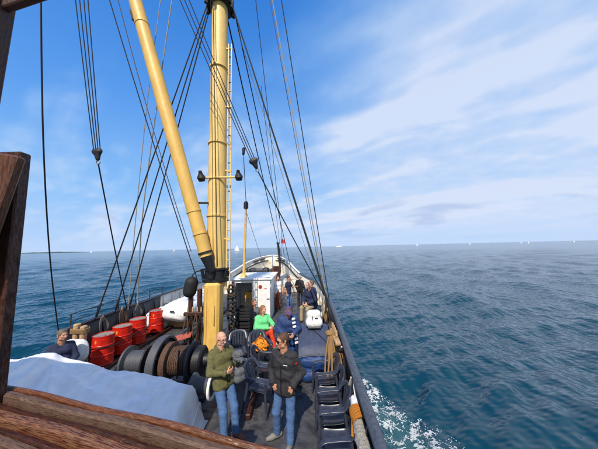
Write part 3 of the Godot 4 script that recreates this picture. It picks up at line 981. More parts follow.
# ---------------------------------------------------------------- mast, boom and rigging
func make_rig():
	var s: SurfaceTool
	var mz := -7.75
	var mx := -2.85
	var m := thing("mast", "thick cream yellow steel mast rising from a square casing", "mast", Vector3(mx, 0, mz))
	s = mb()
	lathe(s, Transform3D.IDENTITY, [Vector2(0.31, 2.0), Vector2(0.305, 7.0), Vector2(0.295, 7.02), Vector2(0.29, 12.3), Vector2(0.24, 16.0), Vector2(0, 16.0)], 32, false)
	obj("tube", s, mats.mast, m)
	s = mb(); bx(s, Vector3(0.03, 1.09, 0.24), Vector3(0.5, 2.18, 0.5), 0.07)
	var cs := obj("casing", s, mats.boom, m)
	s = mb(); tube(s, [Vector3(0.15, 1.5, 0.485), Vector3(0.15, 1.5, 0.52), Vector3(0.15, 0.9, 0.52), Vector3(0.15, 0.9, 0.485)], 0.012, 6); obj("handle", s, mats.boom, cs)
	s = mb(); bx(s, Vector3(-0.1, 1.2, 0.5), Vector3(0.02, 1.7, 0.03), 0.006); obj("flat_bar", s, mats.boom, cs)
	s = mb()
	lathe(s, Transform3D.IDENTITY, [Vector2(0.3, 2.18), Vector2(0.42, 2.18), Vector2(0.43, 2.22), Vector2(0.43, 2.27), Vector2(0.36, 2.29), Vector2(0.36, 2.55), Vector2(0.4, 2.57), Vector2(0.4, 2.62), Vector2(0.3, 2.64)], 28)
	obj("collar", s, mats.black_iron, m)
	for k in 6:
		var a := TAU * k / 6.0 + 0.4
		s = mb(); bar(s, Vector3(cos(a) * 0.4, 2.3, sin(a) * 0.4), Vector3(cos(a) * 0.46, 2.62, sin(a) * 0.46), 0.06, 0.09, 0.01); obj("lug", s, mats.black_iron, m)
	s = mb()
	lathe(s, Transform3D.IDENTITY, [Vector2(0.31, 12.45), Vector2(0.5, 12.5), Vector2(0.52, 12.6), Vector2(0.5, 12.75), Vector2(0.3, 12.8)], 24)
	obj("hound_band", s, mats.black_iron, m)
	for k in 8:
		var a := TAU * k / 8.0 + 0.2
		s = mb(); bx(s, Vector3(cos(a) * 0.5, 12.5, sin(a) * 0.5), Vector3(0.14, 0.3, 0.1), 0.02, Vector3(0, -a, 0)); obj("eye_plate", s, mats.black_iron, m)
	# weld bands round the mast
	for y in [7.0, 9.9, 4.4]:
		s = mb(); lathe(s, Transform3D.IDENTITY, [Vector2(0.315, y - 0.04), Vector2(0.342, y - 0.03), Vector2(0.342, y + 0.03), Vector2(0.31, y + 0.04)], 28); obj("band", s, mats.mast, m)
	# track with rungs on its starboard side
	s = mb(); bar(s, Vector3(0.37, 1.9, 0.05), Vector3(0.36, 10.9, 0.05), 0.035, 0.04); bar(s, Vector3(0.48, 1.9, 0.05), Vector3(0.47, 10.9, 0.05), 0.035, 0.04)
	var ld := obj("ladder", s, mats.mast, m)
	for k in 26:
		s = mb(); bar(s, Vector3(0.38, 2.2 + k * 0.34, 0.06), Vector3(0.47, 2.2 + k * 0.34, 0.06), 0.05, 0.03, 0.008); obj("rung", s, mats.mast if k % 3 else mats.grey_steel, ld)
	for y in [10.7, 8.4, 6.0, 3.6]:
		s = mb(); bar(s, Vector3(0.25, y, 0.05), Vector3(0.5, y, 0.03), 0.06, 0.05); obj("ladder_bracket", s, mats.mast, m)
	# cross bar with two deck lamps
	s = mb(); tube(s, [Vector3(-0.42, 5.68, 0.3), Vector3(0.85, 5.68, 0.3)], 0.035, 8); obj("cross_bar", s, mats.mast, m)
	for x in [-0.42, 0.85]:
		s = mb()
		lathe(s, Transform3D(Basis.from_euler(Vector3(0.5, 0, 0)), Vector3(x, 5.7, 0.36)), [Vector2(0, -0.16), Vector2(0.1, -0.15), Vector2(0.14, -0.02), Vector2(0.07, 0.1), Vector2(0.05, 0.2), Vector2(0, 0.2)], 14)
		obj("deck_lamp", s, mats.black_iron, m)
	s = mb(); bar(s, Vector3(-0.75, 4.82, 0.3), Vector3(-0.2, 4.82, 0.25), 0.06, 0.06); obj("boom_stop", s, mats.black_iron, m)
	# the boom, raised steeply to port
	var b := thing("boom", "long cream yellow boom raised steeply beside the thick mast", "boom", Vector3(-2.86, 2.55, -7.3))
	var dir := Vector3(-2.62, 9.35, 0.4).normalized()
	s = mb()
	tube(s, [dir * 0.5, dir * 1.2, dir * 6.0, dir * 12.5], [0.19, 0.205, 0.22, 0.2], 24)
	var sp := obj("spar", s, mats.boom, b)
	for d in [0.62, 1.25, 2.0, 8.7]:
		s = mb(); lathe(s, along(dir * d, dir * (d + 1.0)), [Vector2(0.19, -0.03), Vector2(0.226, -0.02), Vector2(0.226, 0.03), Vector2(0.19, 0.04)], 24); obj("band", s, mats.boom if d > 0.7 else mats.black_iron, sp)
	s = mb(); nets(s, [[Vector3(0.02, 0.02, -0.02), dir * 0.52, 0.11, 0.19], [Vector3(0.0, -0.2, -0.05), Vector3(0, 0.16, -0.05), 0.1, 0.1]], 0.03, 0.04); obj("gooseneck", s, mats.black_iron, b)
	s = mb(); bx(s, dir * 9.0 + Vector3(-0.215, 0, 0.06), Vector3(0.08, 0.4, 0.1), 0.02, Vector3(0, 0, 0.27)); obj("cleat", s, mats.brown_rope, sp)
	# rigging
	var dr: Material = mats.dark_rope
	var hd := Vector3(mx, 12.55, mz)
	var lab := ["aftmost of three dark shrouds from the masthead to the rail behind the barrels", "middle of three dark shrouds from the masthead to the rail behind the barrels", "foremost of three dark shrouds from the masthead to the rail behind the barrels"]
	var ends := [Vector3(-6.5, 1.1, -7.35), Vector3(-6.53, 1.1, -8.15), Vector3(-6.58, 1.1, -8.9)]
	for i in 3:
		var n := thing("shroud", lab[i], "rigging", ends[i], 0.0, "shrouds on the barrel side")
		var tp: Vector3 = hd - ends[i] + Vector3(-0.45, -0.02, 0.1 - 0.1 * i)
		var td := tp.normalized()
		s = mb(); tube(s, sagged(td * 0.6, tp, 0.02), 0.021, 7); obj("wire", s, dr, n)
		s = mb(); tube(s, [td * 0.02, td * 0.1, td * 0.14, td * 0.52, td * 0.56, td * 0.66], [0.016, 0.016, 0.034, 0.034, 0.018, 0.02], 8); obj("turnbuckle", s, mats.black_iron, n)
	lab = ["aftmost of the close dark shrouds from the masthead to the chair side rail", "middle one of the close dark shrouds from the masthead to the chair side rail", "foremost of the close dark shrouds from the masthead to the chair side rail"]
	ends = [Vector3(0.9, 1.1, -6.1), Vector3(0.95, 1.1, -6.7), Vector3(0.98, 1.1, -7.4)]
	for i in 3:
		var n := thing("shroud", lab[i], "rigging", ends[i], 0.0, "shrouds on the chair side")
		var tp: Vector3 = hd - ends[i] + Vector3(0.48, -0.02, 0.15 - 0.12 * i)
		var td := tp.normalized()
		s = mb(); tube(s, sagged(td * 0.6, tp, 0.02), 0.023, 7); obj("wire", s, dr, n)
		s = mb(); tube(s, [td * 0.02, td * 0.1, td * 0.14, td * 0.52, td * 0.56, td * 0.66], [0.016, 0.016, 0.034, 0.034, 0.018, 0.02], 8); obj("turnbuckle", s, mats.black_iron, n)
	tackle("four part tackle with black block hanging over the red barrels", Vector3(-5.95, 12.5, -5.2), Vector3(-5.5, 5.9, -5.95), Vector3(-6.45, 1.15, -8.6), 4, dr)
	tackle("three part tackle with black block crossing in front of the mast", Vector3(-3.75, 12.0, -5.1), Vector3(-1.3, 5.8, -6.6), Vector3(1.02, 1.2, -9.2), 3, dr)
	rope("rope", "single thin dark line hanging beside the wooden posts", "rope", smooth_path([Vector3(-4.4, 8.0, -3.45), Vector3(-4.73, 5.35, -4.0), Vector3(-5.5, 3.1, -5.0), Vector3(-6.2, 1.15, -6.0)]), 0.013, dr)
	rope("rope", "dark line slanting from above down to the foot of the yellow boom", "rope", sagged(Vector3(-5.75, 11.6, -5.9), Vector3(-3.3, 2.3, -7.35), 0.12), 0.015, dr)
	rope("rope", "thin brown line running close along the yellow boom", "rope", sagged(Vector3(-5.5, 11.2, -6.2), Vector3(-3.45, 3.2, -7.2), 0.25), 0.011, mats.brown_rope)
	rope("halyard", "pale halyard nearer the boom, leading down to the barrel side rail", "rope", smooth_path([Vector3(-5.04, 12.9, -7.6), Vector3(-5.5, 8.8, -7.8), Vector3(-6.0, 4.5, -8.2), Vector3(-6.4, 1.1, -8.6)]), 0.014, mats.pale_rope)
	rope("halyard", "thick pale halyard passing behind the boom down to the barrel side rail", "rope", smooth_path([Vector3(-4.6, 12.9, -7.6), Vector3(-5.2, 8.8, -7.9), Vector3(-5.9, 4.5, -8.4), Vector3(-6.48, 1.1, -9.2)]), 0.02, mats.pale_rope)
	rope("forestay", "dark forestay running from the masthead down to the bow post", "rigging", sagged(Vector3(-2.65, 12.3, -8.0), Vector3(-2.05, 3.68, -21.6), 0.1), 0.028, dr)
	rope("halyard", "thin dark halyard in front of the mast tube", "rope", sagged(Vector3(-2.95, 12.4, -7.3), Vector3(-2.62, 2.7, -7.25), 0.0), 0.012, dr)
	rope("halyard", "second thin dark halyard in front of the mast tube", "rope", sagged(Vector3(-3.02, 12.4, -7.28), Vector3(-2.75, 2.72, -7.24), 0.0), 0.01, dr)
	var rt := [[Vector3(-0.84, 12.7, -7.6), Vector3(0.98, 1.1, -8.3), 0.017, "pale_rope", "pale backstay leading down to the chair side rail"],
		[Vector3(-0.46, 12.0, -7.0), Vector3(1.12, 1.1, -9.0), 0.016, "dark_rope", "outermost thin dark stay leading down to the chair side rail"],
		[Vector3(-1.46, 12.7, -7.6), Vector3(-1.0, 2.0, -15.6), 0.014, "grey_rope", "thin grey stay dropping to the deck by the bow"],
		[Vector3(-0.95, 12.9, -7.8), Vector3(1.1, 1.1, -11.0), 0.013, "grey_rope", "thin grey stay leading down to the rail past the white bag"],
		[Vector3(-2.2, 11.6, -7.8), Vector3(0.95, 1.12, -12.6), 0.012, "pale_rope", "thin pale signal line leading down to the white plated rail"],
		[Vector3(-2.35, 12.5, -8.0), Vector3(-0.7, 1.55, -18.0), 0.022, "dark_rope", "dark jib stay leading from the masthead to the raised bow"],
		[Vector3(-1.5, 10.2, -9.0), Vector3(-1.2, 1.4, -16.5), 0.01, "grey_rope", "thinnest grey line dropping ahead of the deckhouse"]]
	for q in rt:
		rope("stay", q[4], "rigging", sagged(q[0], q[1], 0.08), q[2], mats[q[3]])
	# small yellow derrick pole on the deckhouse
	var dp := thing("derrick_pole", "slim yellow pole with black head standing on the white deckhouse", "pole", Vector3(-2.78, 1.86, -11.3))
	s = mb(); tube(s, [Vector3(0, 0.0, 0), Vector3(0.1, 3.4, 0)], [0.07, 0.055], 12); obj("pole", s, mats.boom, dp)
	s = mb(); lathe(s, Transform3D.IDENTITY, [Vector2(0.2, 0.0), Vector2(0.17, 0.04), Vector2(0.085, 0.16), Vector2(0.07, 0.18)], 12); obj("foot", s, mats.boom, dp)
	s = mb(); lathe(s, Transform3D(Basis.IDENTITY, Vector3(0.1, 3.4, 0)), [Vector2(0, 0), Vector2(0.12, 0.02), Vector2(0.12, 0.3), Vector2(0.06, 0.4), Vector2(0, 0.42)], 12); obj("head", s, mats.black_iron, dp)
	s = mb(); tube(s, [Vector3(0.1, 3.8, 0), Vector3(0.52, 5.4, 2.25)], 0.014, 6); obj("topping_line", s, mats.grey_rope, dp)
	s = mb(); nets(s, [[Vector3(0.52, 5.32, 2.25), Vector3(0.54, 5.55, 2.25), 0.05, 0.07]], 0.02, 0.02); obj("hook_block", s, mats.black_iron, dp)
	rope("stay", "thin pale guy from the slim yellow pole to the deck", "rigging", sagged(Vector3(-2.66, 5.1, -11.3), Vector3(-2.3, 1.15, -16.5), 0.05), 0.012, mats.pale_rope)
	# red pennant on the forestay
	var fl := mb()
	var rws := []
	for i in 6:
		var c := []
		for j in 4: c.append(Vector3(0.07 * i, -0.12 * j + 0.02 * sin(i * 1.4), 0.05 * sin(i * 1.3 + j)))
		rws.append(c)
	strip(fl, rws)
	var rw2 := []
	for c in rws:
		var e := []
		for p in c: e.append(p - Vector3(0, 0, 0.006))
		rw2.append(e)
	strip(fl, rw2, true)
	var fo := obj("pennant", fl, mats.red_mark)
	fo.position = Vector3(-1.62, 4.0, -19.9)
	tag(fo, "small red flag flying on a line above the bow", "flag")
	rope("signal_line", "thin dark line that carries the small red flag", "rope", [Vector3(-1.62, 4.3, -19.92), Vector3(-1.6, 2.0, -20.2)], 0.012, dr)
# ---------------------------------------------------------------- things on deck
func lay(called, m, parent, at, size, bev := 0.01, rot := Vector3.ZERO):
	var s := mb()
	bx(s, at, size, bev, rot)
	return obj(called, s, m, parent)

func turned(called, m, parent, a: Vector3, b: Vector3, prof: Array, n := 24, smooth := false):
	var s := mb()
	lathe(s, along(a, b), prof, n, smooth)
	return obj(called, s, m, parent)

func make_deck_gear():
	var s: SurfaceTool
	# four red oil drums along the bulwark
	var dl := ["red steel barrel next to the white chair", "second red steel barrel from the white chair", "third red steel barrel from the white chair", "red steel barrel farthest from the white chair"]
	var dr: Node3D
	for i in 4:
		var at := Vector3(-5.68 - 0.02 * i, 0.1, -6.75 - 0.72 * i - (0.35 if i == 3 else 0.0))
		if i == 0:
			dr = thing("oil_drum", dl[0], "barrel", at, -0.4, "red barrels along the bulwark")
			turned("shell", mats.red_paint, dr, Vector3.ZERO, Vector3.UP, [Vector2(0.27, 0.0), Vector2(0.295, 0.01), Vector2(0.295, 0.03), Vector2(0.288, 0.045), Vector2(0.288, 0.28), Vector2(0.3, 0.295), Vector2(0.3, 0.31), Vector2(0.288, 0.325), Vector2(0.288, 0.57), Vector2(0.3, 0.585), Vector2(0.3, 0.6), Vector2(0.288, 0.615), Vector2(0.288, 0.845), Vector2(0.296, 0.86), Vector2(0.296, 0.885), Vector2(0.285, 0.89), Vector2(0.28, 0.87)], 32)
			var lid = turned("lid", mats.drum_lid, dr, Vector3(0, 0.865, 0), Vector3(0, 2, 0), [Vector2(0.286, 0.0), Vector2(0.2, 0.004), Vector2(0, 0.006)], 32)
			turned("bung", mats.steel, lid, Vector3(0.17, 0.868, 0.05), Vector3(0.17, 2, 0.05), [Vector2(0.035, 0), Vector2(0.03, 0.02), Vector2(0, 0.022)], 12)
			lay("sticker", mats.yellow_paint, dr, Vector3(0.11, 0.73, 0.266), Vector3(0.05, 0.09, 0.004), 0.001, Vector3(0, 0.39, 0))
		else: dup(dr, at, [-0.4, -0.3, -0.45, -0.25][i], dl[i], "red barrels along the bulwark")
	for o in get_children():
		if String(o.name).begins_with("oil_drum"): o.scale = Vector3(0.88, 0.9, 0.88)
	# wooden cradle under them
	var cr := thing("barrel_cradle", "low dark timber base under the red barrels", "timber base", Vector3(-5.7, 0, -8.05))
	for x in [-0.25, 0.25]: lay("beam", mats.dark_wood, cr, Vector3(x, 0.05, 0), Vector3(0.14, 0.1, 3.6), 0.01)
	# lashing rope round the drums
	rope("lashing_rope", "dark lashing rope strung along the fronts of the red barrels", "rope", smooth_path([Vector3(-6.3, 0.8, -6.35), Vector3(-5.7, 0.62, -6.42), Vector3(-5.36, 0.6, -6.75), Vector3(-5.42, 0.56, -7.15), Vector3(-5.37, 0.6, -7.55), Vector3(-5.43, 0.55, -7.95), Vector3(-5.39, 0.6, -8.35), Vector3(-5.44, 0.57, -8.8), Vector3(-5.42, 0.62, -9.4), Vector3(-5.7, 0.7, -9.75), Vector3(-6.5, 0.9, -9.9)]), 0.014, mats.dark_rope)
	# timber bitts at the bulwark
	var bt := thing("mooring_bitt", "weathered pale timber bitt beside the red barrels", "bitt", Vector3(-6.12, 0, -6.5))
	lay("post", mats.old_wood, bt, Vector3(-0.11, 0.64, 0), Vector3(0.13, 1.28, 0.16), 0.03)
	lay("post", mats.old_wood, bt, Vector3(0.08, 0.61, 0), Vector3(0.12, 1.22, 0.16), 0.03)
	lay("cross_piece", mats.old_wood, bt, Vector3(-0.01, 0.8, 0.12), Vector3(0.5, 0.1, 0.08), 0.02)
	s = mb()
	for k in 4: tube(s, smooth_path([Vector3(-0.2, 1.05 + k * 0.03, 0.09), Vector3(0, 1.06 + k * 0.03, 0.11), Vector3(0.16, 1.04 + k * 0.03, 0.06), Vector3(0.16, 1.05 + k * 0.03, -0.09), Vector3(-0.02, 1.06 + k * 0.03, -0.11), Vector3(-0.2, 1.05 + k * 0.03, -0.06), Vector3(-0.2, 1.07 + k * 0.03, 0.09)]), 0.016, 6)
	obj("rope_turns", s, mats.tan_rope, bt)
	# stanchions and life line above the bulwark
	var gr := thing("guard_rail", "thin dark guard rail on stanchions above the bulwark behind the barrels", "railing")
	for i in 6:
		s = mb(); var p := side(-6.6 - i * 0.9, -1); tube(s, [p + Vector3(0.02, 0, 0), p + Vector3(0.02, 0.42, 0)], 0.02, 7); obj("stanchion", s, mats.dark_steel, gr)
	for y in [0.2, 0.41]:
		s = mb()
		var pts := []
		for i in 6: pts.append(side(-6.6 - i * 0.9, -1) + Vector3(0.02, y, 0))
		tube(s, pts, 0.012, 6); obj("wire", s, mats.dark_steel, gr)
	# rope hanks on pins among the shroud ends
	for i in 3:
		var h := thing("rope_hank", ["grey rope hank at the foot of the aftmost barrel side shroud", "grey rope hank at the foot of the middle barrel side shroud", "grey rope hank at the foot of the foremost barrel side shroud"][i], "rope hank", Vector3(-6.38, 0.55, -7.5 - 0.78 * i), 0.0, "rope hanks on the barrel side")
		for k in 5:
			s = mb()
			tube(s, smooth_path([Vector3(0, 0.62, -0.02 + 0.01 * k), Vector3(0.05 + 0.01 * k, 0.35, -0.1 - 0.01 * k), Vector3(0.06, 0.02 + 0.02 * k, -0.03), Vector3(0.06, 0.02 + 0.015 * k, 0.06), Vector3(0.05, 0.36, 0.11 + 0.012 * k), Vector3(0, 0.62, 0.02 + 0.01 * k)]), 0.018, 6)
			obj("coil", s, mats.grey_rope if i != 1 else mats.brown_rope, h)
		lay("pin", mats.old_wood, h, Vector3(0, 0.62, 0), Vector3(0.04, 0.26, 0.04), 0.012)
	# covered dinghy by the bulwark
	var dg := thing("dinghy", "white covered dinghy stowed against the bulwark beyond the barrels", "dinghy", Vector3(-5.15, 0, -10.75), 0.0)
	s = mb()
	nets(s, [[Vector3(-0.3, 0.72, 1.2), Vector3(-0.25, 0.82, -1.5), 0.3, 0.24], [Vector3(0.3, 0.66, 1.2), Vector3(0.2, 0.78, -1.5), 0.32, 0.24], [Vector3(0, 0.88, 1.0), Vector3(0, 0.95, -1.4), 0.26, 0.22], [Vector3(0, 0.78, 1.25), Vector3(0.02, 0.74, 1.4), 0.3, 0.24]], 0.04, 0.25, Transform3D.IDENTITY, 0.03, noise(9, 1.5, 2))
	obj("cover", s, mats.white_cloth, dg)
	for z in [-1.0, 0.8]: lay("chock", mats.old_wood, dg, Vector3(0, 0.22, z), Vector3(0.9, 0.44, 0.16), 0.03)
	lay("label", mats.black_mark, dg, Vector3(0.1, 0.86, 1.65), Vector3(0.16, 0.06, 0.03), 0.006, Vector3(-0.3, 0, 0))
	var tp := thing("folded_tarpaulin", "grey white folded tarpaulin beside the covered dinghy", "tarpaulin", Vector3(-5.9, 0, -9.95))
	s = mb(); nets(s, [[Vector3(-0.1, 0.45, 0.4), Vector3(0.0, 0.55, -1.5), 0.36, 0.33], [Vector3(0.1, 0.2, 0.45), Vector3(0.1, 0.2, -1.4), 0.2, 0.2]], 0.05, 0.1, Transform3D.IDENTITY, 0.08, noise(10, 3.0, 3)); obj("bundle", s, mats.white_cloth, tp)
	s = mb(); tube(s, smooth_path([Vector3(-0.42, 0.3, -0.3), Vector3(-0.1, 0.9, -0.3), Vector3(0.3, 0.6, -0.3), Vector3(0.36, 0.1, -0.3)]), 0.02, 6); obj("strap", s, mats.dark_rope, tp)
	# spars lashed on deck between dinghy and mast
	var sl := ["grey spar lying on deck nearest the covered dinghy", "grey spar lying on deck between two others by the dinghy", "dark spar lying on deck nearest the mast"]
	for i in 3:
		s = mb(); tube(s, [Vector3(-4.55 + 0.24 * i, 0.13, -6.7), Vector3(-4.4 + 0.25 * i, 0.13, -12.5)], [0.1, 0.075], 10)
		tag(obj("spar", s, mats.grey_steel if i < 2 else mats.dark_steel), sl[i], "spar", "spars on deck by the dinghy")
	# black fender hanging by the gooseneck
	var fd := thing("fender", "black oval rubber fender hanging beside the mast collar", "fender", Vector3(-3.5, 2.08, -7.35))
	s = mb(); nets(s, [[Vector3(0.02, 0.12, 0), Vector3(-0.03, -0.14, 0), 0.2, 0.2]], 0.03, 0.03); obj("body", s, mats.black_rubber, fd)
	s = mb(); tube(s, smooth_path([Vector3(0.02, 0.3, 0), Vector3(0.1, 0.44, -0.05), Vector3(0.28, 0.5, -0.2)]), 0.02, 6); obj("lanyard", s, mats.dark_rope, fd)
	# brown timber pair beside the mast foot, and gear hung on it
	var pr := thing("pin_rack", "brown timber rack of belaying pins beside the square mast casing", "rack", Vector3(-3.35, 0, -7.4))
	for x in [-0.16, 0.12]: lay("post", mats.dark_wood, pr, Vector3(x, 1.0, 0), Vector3(0.12, 2.0, 0.14), 0.02)
	lay("cross_bar", mats.dark_wood, pr, Vector3(-0.02, 1.25, 0.1), Vector3(0.6, 0.12, 0.1), 0.02)
	for x in [-0.2, -0.05, 0.1, 0.22]:
		turned("belaying_pin", mats.old_wood, pr, Vector3(x, 1.05, 0.1), Vector3(x, 2, 0.1), [Vector2(0, 0), Vector2(0.016, 0), Vector2(0.016, 0.25), Vector2(0.028, 0.28), Vector2(0.02, 0.4), Vector2(0, 0.42)], 8)
	for k in 4:
		s = mb(); var x := -0.2 + 0.14 * k; tube(s, smooth_path([Vector3(x, 1.28, 0.14), Vector3(x - 0.07, 0.8, 0.2), Vector3(x, 0.4, 0.2), Vector3(x + 0.07, 0.8, 0.19), Vector3(x, 1.28, 0.15)]), 0.02, 6); obj("coil", s, mats.dark_rope if k % 2 else mats.brown_rope, pr)
	# red slatted bench
	var rb := thing("slatted_bench", "sloping red slatted bench beside the mast", "bench", Vector3(-3.65, 0, -7.05), 0.35)
	for i in 6: lay("slat", mats.red_wood, rb, Vector3(-0.1, 0.62, -0.22 + 0.085 * i), Vector3(0.85, 0.03, 0.065), 0.008, Vector3(0, 0, 0.18))
	for q in [[-0.42, -0.18], [-0.42, 0.16], [0.25, -0.18], [0.25, 0.16]]: lay("leg", mats.dark_steel, rb, Vector3(q[0], 0.28 if q[0] < 0 else 0.33, q[1]), Vector3(0.05, 0.56 if q[0] < 0 else 0.66, 0.05), 0.008)
	# hanging black hoses starboard of the mast
	var hz := thing("hose_coils", "tangle of black hoses and ropes hung beside the square mast casing", "hoses", Vector3(-2.2, 0, -7.5))
	lay("post", mats.dark_steel, hz, Vector3(0, 1.1, 0), Vector3(0.07, 2.2, 0.07), 0.01)
	var rr := RandomNumberGenerator.new()
	rr.seed = 5
	for k in 13:
		s = mb()
		var w := rr.randf_range(0.07, 0.15)
		var y0 := 1.95 - 0.13 * k
		var pts := []
		for j in 13: pts.append(Vector3(cos(TAU * j / 12.0) * w, y0 + sin(TAU * j / 12.0) * rr.randf_range(0.13, 0.2), 0.07 + rr.randf_range(-0.02, 0.08)))
		tube(s, smooth_path(pts, 3), rr.randf_range(0.02, 0.032), 6, false)
		obj("coil", s, mats.black_rubber if k % 5 else mats.brown_rope, hz)
	# black slatted crates, a stack of three
	var ckl := ["lowest black slatted crate in the stack beside the deckhouse", "middle black slatted crate in the stack beside the deckhouse", "topmost black slatted crate in the stack beside the deckhouse"]
	var ck := thing("slatted_crate", ckl[0], "crate", Vector3(-1.95, 0.0, -7.9), 0.05, "stacked black crates")
	for i in 4:
		lay("slat", mats.black_rubber, ck, Vector3(0, 0.07 + 0.1 * i, 0.24), Vector3(0.5, 0.075, 0.02), 0.006)
		lay("slat", mats.black_rubber, ck, Vector3(0, 0.07 + 0.1 * i, -0.24), Vector3(0.5, 0.075, 0.02), 0.006)
		lay("slat", mats.black_rubber, ck, Vector3(0.24, 0.07 + 0.1 * i, 0), Vector3(0.02, 0.075, 0.45), 0.006)
		lay("slat", mats.black_rubber, ck, Vector3(-0.24, 0.07 + 0.1 * i, 0), Vector3(0.02, 0.075, 0.45), 0.006)
	lay("bottom", mats.black_rubber, ck, Vector3(0, 0.03, 0), Vector3(0.46, 0.02, 0.46), 0.004)
	for q in [[-1, -1], [1, -1], [1, 1], [-1, 1]]: lay("corner_post", mats.black_rubber, ck, Vector3(q[0] * 0.215, 0.215, q[1] * 0.215), Vector3(0.03, 0.42, 0.03), 0.004)
	for i in [1, 2]: dup(ck, Vector3(-1.95 + 0.02 * i, 0.435 * i, -7.9), 0.05 - 0.06 * i, ckl[i], "stacked black crates")
	# deckhouse with an open doorway and the door swung out
	var dh := thing("deckhouse", "small white deckhouse with a dark doorway and white door swung open", "deckhouse", Vector3(-2.75, 0, -10.7))
	lay("wall", mats.white_paint, dh, Vector3(-0.34, 0.9, 0.0), Vector3(0.2, 1.8, 0.08), 0.01)
	lay("wall", mats.white_paint, dh, Vector3(0.64, 0.9, 0.0), Vector3(0.1, 1.8, 0.08), 0.01)
	lay("wall", mats.white_paint, dh, Vector3(-0.44, 0.9, -1.3), Vector3(0.06, 1.8, 2.5), 0.01)
	lay("wall", mats.white_paint, dh, Vector3(1.35, 0.9, -1.34), Vector3(0.06, 1.8, 2.5), 0.01)
	lay("wall", mats.white_paint, dh, Vector3(1.02, 0.9, -0.02), Vector3(0.64, 1.8, 0.06), 0.01)
	lay("wall", mats.white_paint, dh, Vector3(0.45, 0.9, -2.6), Vector3(1.86, 1.8, 0.06), 0.01)
	lay("roof", mats.white_paint, dh, Vector3(0.45, 1.83, -1.28), Vector3(2.02, 0.07, 2.8), 0.02)
	lay("lintel", mats.white_paint, dh, Vector3(0.18, 1.73, 0.0), Vector3(0.83, 0.13, 0.07), 0.01)
	lay("sill", mats.grey_steel, dh, Vector3(0.18, 0.08, 0.0), Vector3(0.83, 0.16, 0.075), 0.01)
	lay("inner_wall", mats.white_paint, dh, Vector3(0.2, 0.9, -1.5), Vector3(1.2, 1.75, 0.04), 0.01)
	var door = lay("door", mats.white_paint, dh, Vector3(0.95, 0.9, 0.16), Vector3(0.86, 1.72, 0.045), 0.012, Vector3(0, -0.16, 0))
	turned("emblem", mats.red_mark, door, Vector3(0.92, 1.5, 0.185), Vector3(0.76, 1.5, 1.17), [Vector2(0.0, 0), Vector2(0.09, 0.0), Vector2(0.09, 0.006), Vector2(0, 0.0065)], 20)
	turned("emblem_centre", mats.brown_leather, door, Vector3(0.9195, 1.5, 0.192), Vector3(0.76, 1.5, 1.17), [Vector2(0.0, 0), Vector2(0.055, 0.0), Vector2(0.055, 0.004), Vector2(0, 0.0045)], 16)
	lay("notice", mats.red_mark, door, Vector3(1.16, 1.42, 0.222), Vector3(0.12, 0.03, 0.004), 0.001, Vector3(0, -0.16, 0))
	lay("handle", mats.steel, door, Vector3(1.28, 0.98, 0.26), Vector3(0.14, 0.03, 0.03), 0.008, Vector3(0, -0.16, 0))
	lay("hinge", mats.steel, door, Vector3(0.53, 1.45, 0.1), Vector3(0.05, 0.12, 0.05), 0.008)
	lay("hinge", mats.steel, door, Vector3(0.53, 0.4, 0.1), Vector3(0.05, 0.12, 0.05), 0.008)
	var yb := thing("yellow_case", "yellow case standing on a wooden stool inside the doorway", "case", Vector3(-2.5, 0, -11.4))
	lay("stool", mats.old_wood, yb, Vector3(0, 0.42, 0), Vector3(0.4, 0.84, 0.35), 0.02)
	lay("case", mats.yellow_paint, yb, Vector3(0, 0.99, 0), Vector3(0.46, 0.3, 0.25), 0.03)
	lay("handle", mats.black_iron, yb, Vector3(0, 1.16, 0), Vector3(0.16, 0.04, 0.04), 0.01)
	# machinery between deckhouse and bow
	var vn := ["white mushroom ventilator on deck ahead of the deckhouse", "black mushroom ventilator on deck by the raised bow"]
	for i in 2:
		var v := thing("ventilator", vn[i], "ventilator", [Vector3(-0.75, 0.0, -15.0), Vector3(-3.9, 0.0, -15.6)][i])
		var vm: Material = mats.white_steel if i == 0 else mats.black_iron
		turned("stem", vm, v, Vector3.ZERO, Vector3.UP, [Vector2(0.2, 0), Vector2(0.17, 0.08), Vector2(0.17, 0.9)], 16)
		turned("hood", vm, v, Vector3(0, 0.85, 0), Vector3(0, 2, 0), [Vector2(0.17, 0), Vector2(0.34, 0.02), Vector2(0.34, 0.1), Vector2(0.25, 0.2), Vector2(0.0, 0.26)], 18)
	# winch
	var w := thing("deck_winch", "rusty grey deck winch with a large flanged wheel behind the white tarpaulin", "winch", Vector3(-3.2, 0, -5.5))
	w.scale = Vector3.ONE * 0.87
	var ax := func(x: float) -> Vector3: return Vector3(x, 0.82, 0)
	turned("axle", mats.dark_steel, w, ax.call(-1.15), ax.call(3), [Vector2(0, 0), Vector2(0.07, 0), Vector2(0.07, 2.3), Vector2(0, 2.3)], 14)
	turned("large_wheel", mats.grey_steel, w, ax.call(-0.12), ax.call(3), [Vector2(0.06, 0.05), Vector2(0.46, 0.05), Vector2(0.47, 0.0), Vector2(0.6, 0.0), Vector2(0.61, 0.01), Vector2(0.61, 0.19), Vector2(0.6, 0.2), Vector2(0.55, 0.2), Vector2(0.54, 0.19), Vector2(0.535, 0.09), Vector2(0.06, 0.08)], 48)
	for k in 6:
		s = mb(); var a := TAU * k / 6.0; bar(s, ax.call(0.0) + Vector3(0, cos(a), sin(a)) * 0.1, ax.call(0.0) + Vector3(0, cos(a), sin(a)) * 0.5, 0.05, 0.07, 0.01, Vector3.RIGHT); obj("spoke", s, mats.rusty, w)
	turned("brake_band", mats.rusty, w, ax.call(0.1), ax.call(3), [Vector2(0.2, 0), Vector2(0.44, 0), Vector2(0.45, 0.01), Vector2(0.45, 0.13), Vector2(0.44, 0.14), Vector2(0.2, 0.14)], 40)
